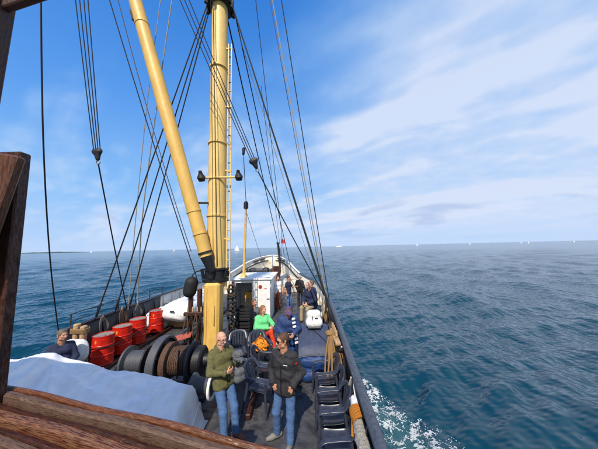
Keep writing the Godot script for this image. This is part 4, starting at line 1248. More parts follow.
	turned("drum", mats.rusty, w, ax.call(0.22), ax.call(3), [Vector2(0.3, 0), Vector2(0.3, 0.5)], 32)
	s = mb()
	for k in 10:
		var ring := []
		for j in 25: ring.append(ax.call(0.28 + k * 0.045) + Vector3(0.045 * j / 24.0, cos(TAU * j / 24.0) * 0.33, sin(TAU * j / 24.0) * 0.33))
		tube(s, ring, 0.024, 6, false)
	obj("wire_winding", s, mats.rusty, w)
	turned("flange", mats.dark_steel, w, ax.call(0.74), ax.call(3), [Vector2(0.06, 0), Vector2(0.44, 0), Vector2(0.45, 0.01), Vector2(0.45, 0.05), Vector2(0.44, 0.06), Vector2(0.06, 0.06)], 36)
	turned("gear_case", mats.black_iron, w, ax.call(0.84), ax.call(3), [Vector2(0.0, 0), Vector2(0.32, 0), Vector2(0.35, 0.03), Vector2(0.35, 0.2), Vector2(0.3, 0.24), Vector2(0.16, 0.26), Vector2(0.14, 0.4), Vector2(0, 0.41)], 28)
	turned("small_flange", mats.black_iron, w, ax.call(-0.42), ax.call(3), [Vector2(0.06, 0), Vector2(0.36, 0), Vector2(0.37, 0.01), Vector2(0.37, 0.05), Vector2(0.06, 0.06)], 32)
	turned("small_drum", mats.grey_steel, w, ax.call(-0.95), ax.call(3), [Vector2(0.06, 0), Vector2(0.38, 0), Vector2(0.38, 0.05), Vector2(0.26, 0.08), Vector2(0.26, 0.54)], 32)
	for x in [-1.08, -0.26, 0.7, 1.02]:
		lay("side_frame", mats.dark_steel, w, Vector3(x - 0.02, 0.4, 0), Vector3(0.07, 0.84, 0.5), 0.02)
	for z in [-0.35, 0.35]: lay("bed", mats.dark_steel, w, Vector3(0, 0.07, z), Vector3(2.5, 0.13, 0.16), 0.015)
	s = mb(); tube(s, [Vector3(0.6, 0.6, 0.45), Vector3(0.62, 1.25, 0.42)], 0.02, 7); obj("brake_lever", s, mats.black_iron, w)
	# warping head, low on its own pedestal
	var wh := thing("warping_head", "grey warping drum with a white rim beside the man in olive", "warping drum", Vector3(-1.78, 0, -4.66))
	turned("drum", mats.grey_steel, wh, Vector3(-0.35, 0.62, 0), Vector3(3, 0.62, 0), [Vector2(0.0, 0), Vector2(0.23, 0), Vector2(0.23, 0.04), Vector2(0.16, 0.09), Vector2(0.14, 0.2), Vector2(0.16, 0.3), Vector2(0.2, 0.36)], 30)
	turned("rim", mats.white_paint, wh, Vector3(0.0, 0.62, 0), Vector3(3, 0.62, 0), [Vector2(0.2, 0.0), Vector2(0.235, 0.005), Vector2(0.24, 0.03), Vector2(0.235, 0.05), Vector2(0.19, 0.052), Vector2(0.18, 0.03)], 30)
	turned("end_plate", mats.grey_steel, wh, Vector3(0.0, 0.62, 0), Vector3(3, 0.62, 0), [Vector2(0.2, 0.02), Vector2(0.08, 0.03), Vector2(0.07, 0.06), Vector2(0.0, 0.06)], 24)
	lay("pedestal", mats.black_iron, wh, Vector3(-0.42, 0.33, 0), Vector3(0.16, 0.66, 0.34), 0.03)
	lay("foot_plate", mats.black_iron, wh, Vector3(-0.4, 0.03, 0), Vector3(0.4, 0.05, 0.46), 0.01)
	var bm = lay("timber_beam", mats.dark_wood, self, Vector3(-1.05, 0.07, -5.5), Vector3(0.1, 0.11, 1.8), 0.015)
	tag(bm, "dark timber beam bolted to the deck beside the warping drum", "beam")
	# white tarpaulin over a hatch, near the bridge
	make_tarp()
	# chairs
	var ch := make_chair("dark plastic armchair at the bulwark next to the blue locker", mats.chair_plastic)
	ch.position = Vector3(0.5, 0.02, -5.15); ch.rotation.y = -PI / 2 + 0.1; ch.set_meta("group", "dark chairs along the bulwark")
	var cl := ["second dark plastic armchair along the bulwark from the blue locker", "third dark plastic armchair along the bulwark from the blue locker", "fourth dark plastic armchair along the bulwark from the blue locker", "dark plastic armchair beside the mottled roll, farthest from the blue locker"]
	for i in 4: dup(ch, Vector3(0.5 - 0.01 * i, 0.02, -4.62 + 0.53 * i), -PI / 2 + [-0.03, 0.04, 0.0, 0.03][i], cl[i], "dark chairs along the bulwark")
	cl = ["dark plastic armchair behind the man in the olive jacket", "dark plastic armchair between the olive man and the orange bag", "dark plastic armchair with an orange bag on its seat"]
	for i in 3: dup(ch, [Vector3(-0.86, 0.02, -4.95), Vector3(-0.9, 0.02, -5.65), Vector3(-1.15, 0.02, -6.5)][i], [1.25, 1.5, 0.5][i], cl[i], "dark chairs on the mast side of the aisle")
	cl = ["dark plastic armchair under the woman in the mint top", "dark plastic armchair under the man in the grey jacket", "dark plastic armchair standing empty behind the man with the plum cap"]
	for i in 3: dup(ch, [Vector3(-1.2, 0.02, -7.42), Vector3(-1.68, 0.02, -8.5), Vector3(-0.35, 0.02, -7.5)][i], [0.5, 0.55, 0.1][i], cl[i], "dark chairs with people sitting on them")
	var wc := thing("white_cushion", "white rounded cushion propped between the man at the bulwark and the red barrels", "cushion", Vector3(-5.78, 0.0, -5.98), 0.6)
	s = mb(); nets(s, [[Vector3(-0.12, 0.62, 0), Vector3(0.12, 0.62, 0), 0.17, 0.17, Vector3(1, 1, 0.5)], [Vector3(-0.07, 0.88, -0.03), Vector3(0.1, 0.86, -0.03), 0.18, 0.16, Vector3(1, 1, 0.5)]], 0.02, 0.12); obj("cushion", s, mats.white_plastic, wc)
	lay("stand", mats.old_wood, wc, Vector3(0, 0.23, 0.0), Vector3(0.4, 0.46, 0.3), 0.02)
	var sc := dup(ch, Vector3(-5.7, 0.0, -5.5), 0.9, "dark plastic armchair under the man at the bulwark", "dark chairs with people sitting on them")
	cl = ["dark plastic armchair between the warping drum and the mast casing", "dark plastic armchair turned towards the stack of crates"]
	for i in 2: dup(ch, [Vector3(-1.5, 0.02, -5.35), Vector3(-1.75, 0.02, -6.55)][i], [1.0, 0.3][i], cl[i], "dark chairs on the mast side of the aisle")
	var pk := ["black rucksack on the deck beside the blue locker", "dark grey rucksack on the deck by the crossed legs of the woman"]
	for i in 2:
		var bp := thing("rucksack", pk[i], "rucksack", [Vector3(-0.22, 0.02, -5.75), Vector3(-0.62, 0.02, -6.75)][i], [0.3, -0.4][i])
		s = mb(); nets(s, [[Vector3(-0.07, 0.14, 0), Vector3(0.07, 0.14, 0), 0.13, 0.13], [Vector3(-0.06, 0.34, -0.02), Vector3(0.06, 0.34, -0.02), 0.11, 0.11], [Vector3(-0.05, 0.15, 0.1), Vector3(0.05, 0.15, 0.1), 0.09, 0.09]], 0.018, 0.05, Transform3D.IDENTITY, 0.02, noise(27 + i, 9.0, 2)); obj("bag", s, mats.charcoal if i == 0 else mats.grey_fabric, bp)
		s = mb(); tube(s, smooth_path([Vector3(-0.05, 0.42, -0.02), Vector3(0, 0.5, -0.02), Vector3(0.05, 0.42, -0.02)]), 0.012, 6); obj("handle", s, mats.black_rubber, bp)
	# orange bag
	var ob := thing("orange_bag", "crumpled orange bag lying on a dark chair", "bag", Vector3(-1.15, 0.46, -6.48))
	s = mb(); nets(s, [[Vector3(-0.1, 0.12, 0), Vector3(0.1, 0.14, 0.02), 0.13, 0.14], [Vector3(0, 0.18, -0.03), Vector3(0.02, 0.28, -0.04), 0.12, 0.08]], 0.016, 0.05, Transform3D.IDENTITY, 0.06, noise(14, 7.0, 3)); obj("sack", s, mats.orange_cloth, ob)
	s = mb(); tube(s, smooth_path([Vector3(-0.12, 0.24, 0.1), Vector3(-0.05, 0.36, 0.06), Vector3(0.08, 0.35, 0.06), Vector3(0.14, 0.22, 0.1)]), 0.012, 6); obj("strap", s, mats.brown_leather, ob)
	# blue locker with sloping grey cover
	var bl := thing("covered_locker", "blue tarpaulin locker with a sloping grey cover and red mark", "locker", Vector3(0.34, 0, -6.2))
	s = mb()
	var prof := [Vector2(-0.62, 0.0), Vector2(-0.62, 1.0), Vector2(-0.5, 1.04), Vector2(0.4, 0.66), Vector2(0.46, 0.6), Vector2(0.5, 0.0)]
	nets(s, [[Vector3(-0.26, 0.14, -0.4), Vector3(0.26, 0.14, -0.4), 0.14, 0.14], [Vector3(-0.26, 0.14, 0.32), Vector3(0.26, 0.14, 0.32), 0.14, 0.14], [Vector3(-0.26, 0.44, 0.3), Vector3(0.26, 0.44, 0.3), 0.14, 0.14], [Vector3(-0.26, 0.82, -0.42), Vector3(0.26, 0.82, -0.42), 0.14, 0.14], [Vector3(-0.24, 0.3, -0.3), Vector3(-0.24, 0.3, 0.2), 0.16, 0.15], [Vector3(0.24, 0.3, -0.3), Vector3(0.24, 0.3, 0.2), 0.16, 0.15], [Vector3(-0.24, 0.64, -0.3), Vector3(-0.24, 0.42, 0.2), 0.16, 0.15], [Vector3(0.24, 0.64, -0.3), Vector3(0.24, 0.42, 0.2), 0.16, 0.15], [Vector3(0, 0.6, -0.3), Vector3(0, 0.42, 0.2), 0.2, 0.16], [Vector3(0, 0.3, -0.3), Vector3(0, 0.3, 0.25), 0.2, 0.16]], 0.03, 0.1, Transform3D.IDENTITY, 0.03, noise(17, 4.0, 3))
	obj("skirt", s, mats.blue_tarp, bl)
	s = mb()
	var rows := []
	for lay_ in [0.0, -0.03]:
		rows = []
		for j in 13:
			var t := j / 12.0
			var row := []
			for i in 11:
				var x := -0.42 + 0.84 * i / 10.0
				var e := pow(absf(x) / 0.42, 4.0)
				row.append(Vector3(x, lerpf(1.06, 0.74, t) + 0.025 * sin(t * PI) - 0.05 * e - (0.12 if j == 12 else 0.0) + 0.006 * sin(x * 30.0 + j) + lay_, -0.6 + 0.98 * t))
			rows.append(row)
		strip(s, rows, lay_ == 0.0)
	obj("cover", s, mats.grey_tarp, bl)
	s = mb()
	nets(s, [[Vector3(-0.2, 0.752, 0.23), Vector3(-0.13, 0.757, 0.22), 0.045, 0.05, Vector3(1, 0.5, 1)], [Vector3(-0.17, 0.775, 0.17), Vector3(-0.14, 0.785, 0.15), 0.04, 0.03, Vector3(1, 0.5, 1)]], 0.012, 0.02); obj("red_mark", s, mats.red_mark, bl)
	s = mb(); tube(s, smooth_path([Vector3(-0.2, 1.075, -0.55), Vector3(0.0, 0.98, -0.25), Vector3(0.25, 0.85, 0.1), Vector3(0.42, 0.7, 0.3)]), 0.012, 6); obj("cord", s, mats.dark_rope, bl)
	# white pack on top
	var wp := thing("white_pack", "white padded pack with black marks resting on the grey cover", "pack", Vector3(0.36, 1.03, -6.55))
	s = mb(); nets(s, [[Vector3(-0.1, 0.14, 0), Vector3(0.1, 0.14, 0), 0.13, 0.13], [Vector3(-0.08, 0.34, -0.02), Vector3(0.08, 0.34, -0.02), 0.12, 0.12], [Vector3(-0.12, 0.12, 0.06), Vector3(0.12, 0.12, 0.06), 0.09, 0.09]], 0.016, 0.09); obj("shell", s, mats.white_plastic, wp)
	lay("mark", mats.black_mark, wp, Vector3(-0.05, 0.27, 0.125), Vector3(0.025, 0.11, 0.02), 0.004)
	lay("mark", mats.black_mark, wp, Vector3(0.06, 0.27, 0.125), Vector3(0.09, 0.025, 0.02), 0.004)
	lay("base_strap", mats.grey_fabric, wp, Vector3(0, 0.03, 0.04), Vector3(0.36, 0.03, 0.24), 0.01)
	# tan rope hank on the rail
	var th := thing("rope_hank", "large tan rope hank hanging from a knot on the chair side rail", "rope hank", Vector3(0.72, 0.3, -5.6), 0.0)
	s = mb(); nets(s, [[Vector3(-0.08, 0.9, 0), Vector3(0.06, 0.92, 0.0), 0.07, 0.07]], 0.014, 0.03, Transform3D.IDENTITY, 0.03, noise(19, 16.0, 2)); obj("knot", s, mats.tan_rope, th)
	for k in 6:
		s = mb()
		var sp := -0.22 + 0.09 * k
		tube(s, smooth_path([Vector3(-0.05 + 0.02 * k, 0.92, 0.0), Vector3(sp * 0.6 - 0.03, 0.55, 0.16 + 0.02 * (k % 3)), Vector3(sp, 0.06 + 0.03 * (k % 2), 0.32), Vector3(sp + 0.05, 0.1, 0.36), Vector3(sp * 0.6 + 0.05, 0.55, 0.2), Vector3(-0.03 + 0.02 * k, 0.92, 0.03)]), 0.021, 7)
		obj("strand", s, mats.tan_rope, th)
	lay("pin_rail", mats.old_wood, th, Vector3(0.08, 0.83, 0), Vector3(0.12, 0.07, 0.9), 0.015)
	for i in 4:
		var pp := Vector3(0.02, 0.7, -0.3 + 0.18 * i)
		turned("belaying_pin", mats.old_wood, th, pp + Vector3(0.06, 0, 0), pp + Vector3(0.06, 1, 0), [Vector2(0, 0), Vector2(0.016, 0), Vector2(0.016, 0.2), Vector2(0.03, 0.24), Vector2(0.02, 0.34), Vector2(0, 0.36)], 8)
	for i in 3:
		var h := thing("rope_hank", ["grey rope hank on the chair side rail by the white pack", "tan rope hank on the chair side rail ahead of the white pack", "pale rope hank on the chair side rail by the man in the navy sweater"][i], "rope hank", Vector3(0.92, 0.5, -7.0 - 1.1 * i), 0.0, "rope hanks on the chair side")
		for k in 5:
			s = mb()
			tube(s, smooth_path([Vector3(0, 0.62, -0.02 + 0.01 * k), Vector3(-0.05 - 0.01 * k, 0.35, -0.1 - 0.01 * k), Vector3(-0.06, 0.02 + 0.02 * k, -0.03), Vector3(-0.06, 0.02 + 0.015 * k, 0.06), Vector3(-0.05, 0.36, 0.11 + 0.012 * k), Vector3(0, 0.62, 0.02 + 0.01 * k)]), 0.02, 6)
			obj("coil", s, [mats.grey_rope, mats.tan_rope, mats.pale_rope][i], h)
	# wooden battens leaning inside the bulwark
	var bn := ["pale batten leaning on the bulwark behind the chairs", "weathered white batten leaning on the bulwark by the rope hank"]
	for i in 2:
		s = mb(); bar(s, [Vector3(0.72, 0.05, -4.6), Vector3(0.86, 0.1, -6.4)][i], [Vector3(0.84, 1.08, -4.0), Vector3(0.9, 1.06, -5.2)][i], 0.07, 0.03); tag(obj("batten", s, mats.white_steel), bn[i], "batten", "battens inside the bulwark")
	# mottled roll with orange lashing and a white cap
	var ro := thing("fender_roll", "mottled black and white roll with orange lashing and white cap", "roll", Vector3(0.78, 0, -3.62))
	var ax2 := [Vector3(0.0, 0.93, 0.0), Vector3(-0.01, 0.93, 0.12), Vector3(-0.04, 0.9, 0.34), Vector3(-0.06, 0.88, 0.6), Vector3(-0.08, 0.86, 1.6)]
	s = mb(); nets(s, [[ax2[2], ax2[3], 0.075, 0.085], [ax2[3], ax2[4], 0.085, 0.085]], 0.016, 0.02, Transform3D.IDENTITY, 0.02, noise(20, 18.0, 2)); obj("net_roll", s, mats.mottled_net, ro)
	s = mb(); nets(s, [[Vector3(0.0, 0.95, -0.02), Vector3(-0.02, 0.93, 0.16), 0.065, 0.075]], 0.016, 0.02); obj("cap", s, mats.white_plastic, ro)
	s = mb(); bar(s, Vector3(0.02, 0.98, -0.04), Vector3(0.06, 1.16, -0.34), 0.035, 0.012); obj("rod", s, mats.white_plastic, ro)
	for k in 7:
		s = mb()
		var pts := []
		var c: Vector3 = Vector3(-0.02, 0.92, 0.16 + 0.035 * k)
		for j in 13: pts.append(c + Vector3(cos(TAU * j / 12.0) * 0.092, sin(TAU * j / 12.0) * 0.092, 0.02 * sin(TAU * j / 12.0 + k)))
		tube(s, pts, 0.02, 6, false); obj("lashing", s, mats.orange_rope, ro)
	s = mb(); nets(s, [[Vector3(-0.1, 0.9, 0.3), Vector3(-0.14, 0.78, 0.4), 0.03, 0.02], [Vector3(-0.09, 0.88, 0.36), Vector3(-0.1, 0.74, 0.44), 0.025, 0.018]], 0.012, 0.02); obj("loose_end", s, mats.orange_rope, ro)
	for z in [0.45, 1.3]:
		lay("bracket", mats.dark_steel, ro, Vector3(-0.02, 0.4, z), Vector3(0.06, 0.8, 0.06), 0.01)

func make_tarp():
	var nz := noise(90, 1.6, 4)
	var s := mb()
	var rows := []
	var hx := [[-6.4, 1.3], [-5.7, 1.36], [-4.7, 1.38], [-3.95, 1.28], [-3.35, 1.1], [-2.65, 0.93], [-1.9, 0.76], [-1.0, 0.6]]
	var nx := 130
	var nzz := 84
	for j in nzz + 1:
		var z := -4.62 + 2.9 * j / nzz
		var row := []
		for i in nx + 1:
			var x := -6.3 + 4.5 * i / nx
			var h := 0.0
			for k in hx.size() - 1:
				if x >= hx[k][0] and x <= hx[k + 1][0]: h = lerpf(hx[k][1], hx[k + 1][1], smoothstep(0.0, 1.0, (x - hx[k][0]) / (hx[k + 1][0] - hx[k][0])) * 0.5 + 0.5 * (x - hx[k][0]) / (hx[k + 1][0] - hx[k][0]))
			# ridge near the far edge, the sheet falls towards the bridge
			h -= maxf(z + 4.05, 0.0) * 0.24 + pow(maxf(z + 3.0, 0.0), 2.0) * 0.2
			# folds fan out from the highest pole
			var dx := x + 4.5
			var dz := z + 4.2
			var an := atan2(dx, dz + 0.05)
			var di := sqrt(dx * dx + dz * dz)
			h += (absf(sin(an * 4.4 + nz.get_noise_2d(x * 0.3, z * 0.3) * 1.2)) - 0.6) * 0.07 * smoothstep(0.05, 0.8, di) * smoothstep(3.4, 1.5, di)
			h += nz.get_noise_2d(x * 0.35, z * 0.5) * 0.035 - 0.03 * exp(-pow((z + 3.1 + 0.35 * x + 1.2) / 0.07, 2.0)) * smoothstep(-3.4, -2.8, x) + 0.012 * absf(nz.get_noise_2d(x * 1.6, z * 1.6))
			h += 0.1 * exp(-di * di / 0.06)
			# sharp radial creases from the pole, and stretched folds towards the far corner
			for f in [[-1.25, 0.05], [-0.75, 0.07], [-0.35, 0.09], [0.02, 0.08], [0.34, 0.1], [0.75, 0.08], [1.15, 0.06], [1.4, 0.05]]:
				var lat: float = di * sin(an - f[0] - 0.08 * sin(di * 2.0 + f[0] * 9.0))
				if cos(an - f[0]) > 0.0: h += (f[1] * exp(-absf(lat) / 0.055) - f[1] * 0.45 * exp(-pow((lat - 0.14) / 0.09, 2.0))) * smoothstep(0.0, 0.35, di) * smoothstep(2.6, 0.9, di)
			for f in [[0.5, 0.035], [0.85, 0.05], [1.2, 0.04]]:
				var ax := x + 1.95
				var az := z + 4.3
				var lat2 := -ax * cos(f[0]) - az * sin(f[0]) + 0.05 * sin(ax * 4.0)
				h += f[1] * exp(-absf(lat2) / 0.05) * smoothstep(1.9, 0.3, sqrt(ax * ax + az * az))
			var e := minf((-1.83 - x + 0.03 * sin(z * 5.0)) * 5.5, (z + 4.6 + 0.04 * sin(x * 4.0)) * 5.0)
			e = minf(e, (x + 6.28) * 6.0)
			var kk := 0.16
			var hm := maxf(kk - absf(e - h), 0.0)
			row.append(Vector3(x, maxf(minf(e, h) - hm * hm / (4.0 * kk), 0.03), z))
		rows.append(row)
	strip(s, rows, true)
	var o := obj("tarpaulin", s, mats.white_cloth)
	for i in [38, 78, 112]:
		var sm := mb()
		var line := []
		for j in range(1, nzz): line.append(rows[j][i] + Vector3(0, 0.003, 0))
		tube(sm, line, 0.011, 6, true)
		obj("seam", sm, mats.white_cloth, o)
	var hm := mb()
	var hl := []
	for j in range(2, nzz): hl.append(rows[j][nx - 3] + Vector3(0.004, 0.01, 0))
	tube(hm, hl, 0.014, 6, true)
	obj("hem", hm, mats.white_cloth, o)
	tag(o, "large white tarpaulin draped over gear in front of the wooden rail", "tarpaulin")

# ---------------------------------------------------------------- the bridge the photograph is taken from
func make_bridge():
	var s: SurfaceTool
	# curved wooden rail of moulded planks on a breastwork
	var path := func(x: float, off: float) -> Vector3: return Vector3(x, 0, 0.012 * x * x + off)
	var rl := thing("wooden_rail", "weathered moulded wooden rail curving along the front of the bridge", "rail", Vector3(0, 0, -0.735), -0.292)
	# [offset from the outer edge, height, width, thickness]
	for q in [[0.0, 2.635, 0.022, 0.06, "rail_orange"], [0.027, 2.628, 0.03, 0.06, "rail_grey"], [0.056, 2.6, 0.024, 0.05, "rail_dark"], [0.088, 2.605, 0.036, 0.06, "rail_wood"], [0.12, 2.575, 0.026, 0.05, "rail_dark"], [0.15, 2.58, 0.03, 0.06, "rail_grey"], [0.182, 2.55, 0.03, 0.05, "rail_dark"], [0.222, 2.565, 0.046, 0.07, "rail_orange"], [0.27, 2.54, 0.046, 0.07, "rail_wood"]]:
		s = mb()
		var a := []
		for i in 41:
			var x := -2.6 + 4.0 * i / 40.0
			var c: Vector3 = path.call(x, q[0])
			var nx: Vector3 = (path.call(x + 0.01, q[0]) - path.call(x - 0.01, q[0])).normalized()
			var sd := Vector3(-nx.z, 0, nx.x)
			var ring := []
			var hw: float = q[2] * 0.5
			var ht: float = q[3]
			var y: float = q[1] + 0.004 * sin(x * 9.0 + q[0] * 40.0)
			for p in [[-hw, -ht], [-hw, -0.008], [-hw + 0.007, 0.0], [hw - 0.007, 0.0], [hw, -0.008], [hw, -ht]]:
				ring.append(c + sd * p[0] + Vector3(0, y + p[1], 0))
			a.append(ring)
		for i in 40:
			for k in 5:
				s.set_smooth_group(k)
				var p0: Vector3 = a[i][k]; var p1: Vector3 = a[i][k + 1]; var p2: Vector3 = a[i + 1][k + 1]; var p3: Vector3 = a[i + 1][k]
				var md: Vector3 = (a[i][0] + a[i][5] + a[i + 1][0] + a[i + 1][5]) * 0.25
				quad_out(s, p0, p1, p2, p3, md)
		obj("plank", s, mats[q[4]], rl)
	# breastwork below, bridge floor
	s = mb()
	var rows := []
	for i in 41:
		var x := -2.6 + 4.0 * i / 40.0
		var p: Vector3 = path.call(x, 0.03)
		rows.append([Vector3(p.x, 2.53, p.z), Vector3(p.x, 1.6, p.z)])
	strip(s, rows)
	for r in rows:
		for k in 2: r[k] += Vector3(0, 0, 0.05)
	strip(s, rows, true)
	obj("breastwork", s, mats.dark_wood, rl)
	# posts at the side of the wing
	var po := thing("wing_post", "varnished brown timber post with a sloping brace, standing on the rail", "post", Vector3(-1.52, 2.5, -1.1))
	s = mb(); bx(s, Vector3(0.02, 0.5, 0.04), Vector3(0.34, 1.48, 0.05), 0.006); obj("post", s, mats.dark_wood, po)
	s = mb(); bar(s, Vector3(-0.11, 0.0, 0.13), Vector3(0.15, 1.21, 0.11), 0.26, 0.04, 0.008, Vector3(0.1, 0, -1)); obj("brace", s, mats.post_wood, po)
	var aw := thing("added_awning", "added unseen flat awning on timber posts that shades the white tarpaulin", "awning", Vector3(-4.3, 0, 0.22))  # unseen roof added to shade the tarpaulin, left open below for sky light
	lay("roof", mats.white_steel, aw, Vector3(0, 4.65, 0.0), Vector3(3.9, 0.08, 2.9), 0.03)
	for q in [[-1.8, -1.3], [1.8, -1.3], [-1.8, 1.3], [1.8, 1.3]]: lay("post", mats.dark_wood, aw, Vector3(q[0], 2.3, q[1]), Vector3(0.1, 4.6, 0.1), 0.012)
	var cp := thing("corner_post", "dark timber corner post with a beam end high beside the open wing", "post", Vector3(-3.24, 0, -2.0))
	cp.rotation.z = -0.045
	lay("post", mats.dark_wood, cp, Vector3(0, 3.2, 0), Vector3(0.24, 6.4, 0.16), 0.012)
	s = mb(); bar(s, Vector3(0.0, 5.66, 0.0), Vector3(0.6, 5.88, 0.02), 0.08, 0.07, 0.01, Vector3.BACK); obj("beam_end", s, mats.dark_wood, cp)
	lay("bridge_floor", mats.dark_wood, self, Vector3(-1.0, 1.54, 1.0), Vector3(3.9, 0.1, 3.4), 0.02).set_meta("kind", "structure")

# ---------------------------------------------------------------- people
func make_people():
	var s: SurfaceTool
	# man in olive, leaning back against the gear, holding a dark cap
	var p := stand()
	p.merge({"pelvis": Vector3(0, 0.88, -0.19), "neck": Vector3(0.0, 1.4, -0.33), "head": Vector3(0, 1.58, -0.28), "nod": 0.12, "look": 0.15,
		"elbows": [Vector3(-0.27, 1.1, -0.2), Vector3(0.28, 1.1, -0.14)], "wrists": [Vector3(-0.06, 1.09, 0.0), Vector3(0.1, 1.27, 0.06)], "hand_dirs": [Vector3(1, 0.15, 0.15), Vector3(-0.2, 0.7, 0.5)],
		"palms": [Vector3(0, 0.2, -1), Vector3(-0.9, 0.1, 0.3)], "curl": 0.55, "knees": [Vector3(-0.1, 0.47, -0.02), Vector3(0.1, 0.47, -0.0)], "ankles": [Vector3(-0.1, 0.085, 0.02), Vector3(0.1, 0.085, 0.06)], "feet": [Vector3(-0.2, 0, 1), Vector3(0.25, 0, 1)]}, true)
	var man := person("bald man in olive jacket and jeans leaning back with folded arms", Vector3(-1.28, 0.01, -4.2), 0.85, p, {"cell": 0.014, "skin": mats.skin, "top": mats.olive, "bottom": mats.jeans, "shoes": mats.brown_leather, "glasses": "clear", "loose": 0.002, "bulk": 0.96, "collar": 0.1, "hem": -0.06})
	s = mb(); tube(s, [Vector3(0.0, 0.84, -0.045), Vector3(0.0, 1.02, -0.08)], 0.006, 5); obj("zip", s, mats.black_iron, man)
	var cap := thing("dark_cap", "dark grey cap held in the raised hand of the man in olive", "cap", Vector3(-1.13, 1.36, -4.18), 0.7)
	s = mb(); nets(s, [[Vector3(0, 0.03, 0), Vector3(0, 0.05, 0.02), 0.09, 0.085, Vector3(1, 0.8, 1.1)], [Vector3(-0.02, 0.0, 0.1), Vector3(0.02, -0.01, 0.15), 0.06, 0.05, Vector3(1, 0.2, 1)]], 0.01, 0.02, Transform3D.IDENTITY, 0.015, noise(25, 14.0, 2)); obj("crown", s, mats.grey_fabric, cap)
	var pouch := thing("camera_pouch", "dark grey pouch hanging at the waist of the man in olive", "pouch", Vector3(-1.08, 0.98, -4.12), 0.85)
	s = mb(); nets(s, [[Vector3(-0.03, 0.06, 0), Vector3(0.03, 0.06, 0), 0.075, 0.075], [Vector3(-0.03, 0.16, 0), Vector3(0.03, 0.16, 0), 0.065, 0.065]], 0.014, 0.03); obj("bag", s, mats.grey_fabric, pouch)
	# man in the dark jacket, hands in pockets, looking to port
	p = stand()
	p.merge({"look": -0.75, "nod": 0.02, "head": Vector3(-0.01, 1.645, 0.03), "pelvis": Vector3(0.02, 0.93, 0), "neck": Vector3(0, 1.45, -0.01), "elbows": [Vector3(-0.29, 1.12, -0.06), Vector3(0.3, 1.13, -0.07)], "wrists": [Vector3(-0.17, 0.96, 0.1), Vector3(0.19, 0.97, 0.1)], "hand_dirs": [Vector3(0.5, -0.7, 0.1), Vector3(-0.4, -0.8, 0.1)],
		"palms": [Vector3(0.2, 0, -1), Vector3(-0.2, 0, -1)], "knees": [Vector3(-0.13, 0.5, 0.05), Vector3(0.12, 0.5, 0.03)], "ankles": [Vector3(-0.17, 0.085, -0.06), Vector3(0.12, 0.085, 0.07)], "feet": [Vector3(-0.75, 0, 0.75), Vector3(0.05, 0, 1)]}, true)
	man = person("man in charcoal jacket, jeans and sunglasses standing with hands by his pockets", Vector3(-0.31, 0.01, -4.1), -0.35, p, {"cell": 0.014, "skin": mats.skin_tan, "top": mats.charcoal, "bottom": mats.jeans, "shoes": mats.grey_shoe, "hair": mats.hair_brown, "glasses": "sun", "loose": 0.004, "bulk": 0.97, "collar": 0.12, "hem": -0.12})
	s = mb(); tube(s, smooth_path([Vector3(0.0, 0.8, 0.138), Vector3(0.0, 1.0, 0.148), Vector3(0.0, 1.25, 0.14), Vector3(0.0, 1.4, 0.09)]), 0.006, 5); obj("zip", s, mats.black_iron, man)
	lay("chest_mark", mats.white_plastic, man, Vector3(0.085, 1.3, 0.139), Vector3(0.07, 0.012, 0.006), 0.002, Vector3(0.1, 0.3, -0.15))
	lay("sleeve_mark", mats.red_mark, man, Vector3(0.24, 1.31, 0.04), Vector3(0.028, 0.03, 0.012), 0.003, Vector3(0, 0.9, 0.2))
	# woman in mint, sitting with her legs crossed
	p = sit()
	p.merge({"neck": Vector3(0, 1.1, -0.1), "head": Vector3(0.02, 1.3, -0.05), "look": 0.3, "wrists": [Vector3(0.1, 0.8, 0.25), Vector3(0.2, 0.84, 0.3)], "elbows": [Vector3(-0.24, 0.8, 0.02), Vector3(0.3, 0.82, 0.08)], "knees": [Vector3(-0.06, 0.53, 0.42), Vector3(0.1, 0.73, 0.42)], "ankles": [Vector3(-0.04, 0.085, 0.38), Vector3(0.16, 0.34, 0.52)], "feet": [Vector3(0, 0, 1), Vector3(0.2, 0, 1)]}, true)
	person("woman in mint green top and orange trousers sitting with crossed legs", Vector3(-1.2, 0.0, -7.4), 0.5, p, {"skin": mats.skin, "top": mats.mint, "top_name": "pullover", "bottom": mats.coral, "shoes": mats.grey_shoe, "hair": mats.hair_fair, "long": true, "cell": 0.02, "loose": 0.008})
	person("man in dark grey jacket sitting beside the woman in mint green", Vector3(-1.68, 0.0, -8.46), 0.55, sit().merged({"head": Vector3(0, 1.29, -0.03), "look": 0.2}, true), {"skin": mats.skin_tan, "top": mats.grey_fabric, "bottom": mats.charcoal, "shoes": mats.dark_leather, "hair": mats.hair_grey})
	# man in blue with plum cap, head bowed
	p = stand()
	p.merge({"pelvis": Vector3(0, 0.86, -0.05), "neck": Vector3(0, 1.34, 0.04), "head": Vector3(0, 1.51, 0.12), "nod": 0.35, "elbows": [Vector3(-0.28, 1.04, 0.05), Vector3(0.28, 1.04, 0.05)], "wrists": [Vector3(-0.1, 0.98, 0.3), Vector3(0.12, 0.98, 0.3)]}, true)
	man = person("man in blue jacket and plum cap standing behind the man in sunglasses", Vector3(-0.36, 0.01, -6.45), 0.15, p, {"skin": mats.skin_tan, "top": mats.blue_jacket, "bottom": mats.blue_tarp, "shoes": mats.dark_leather, "hair": mats.hair_grey, "cap": mats.plum, "cell": 0.018, "loose": 0.025, "bulk": 1.12, "hem": -0.1})
	for i in 7:
		lay("white_stripe", mats.white_plastic, man, Vector3(0.13 + 0.012 * i, 1.32 - 0.1 * i, 0.15 + 0.008 * i), Vector3(0.1, 0.06, 0.05), 0.015, Vector3(-0.15, 0.2, 0.1))
	# standing group by the bow
	p = stand()
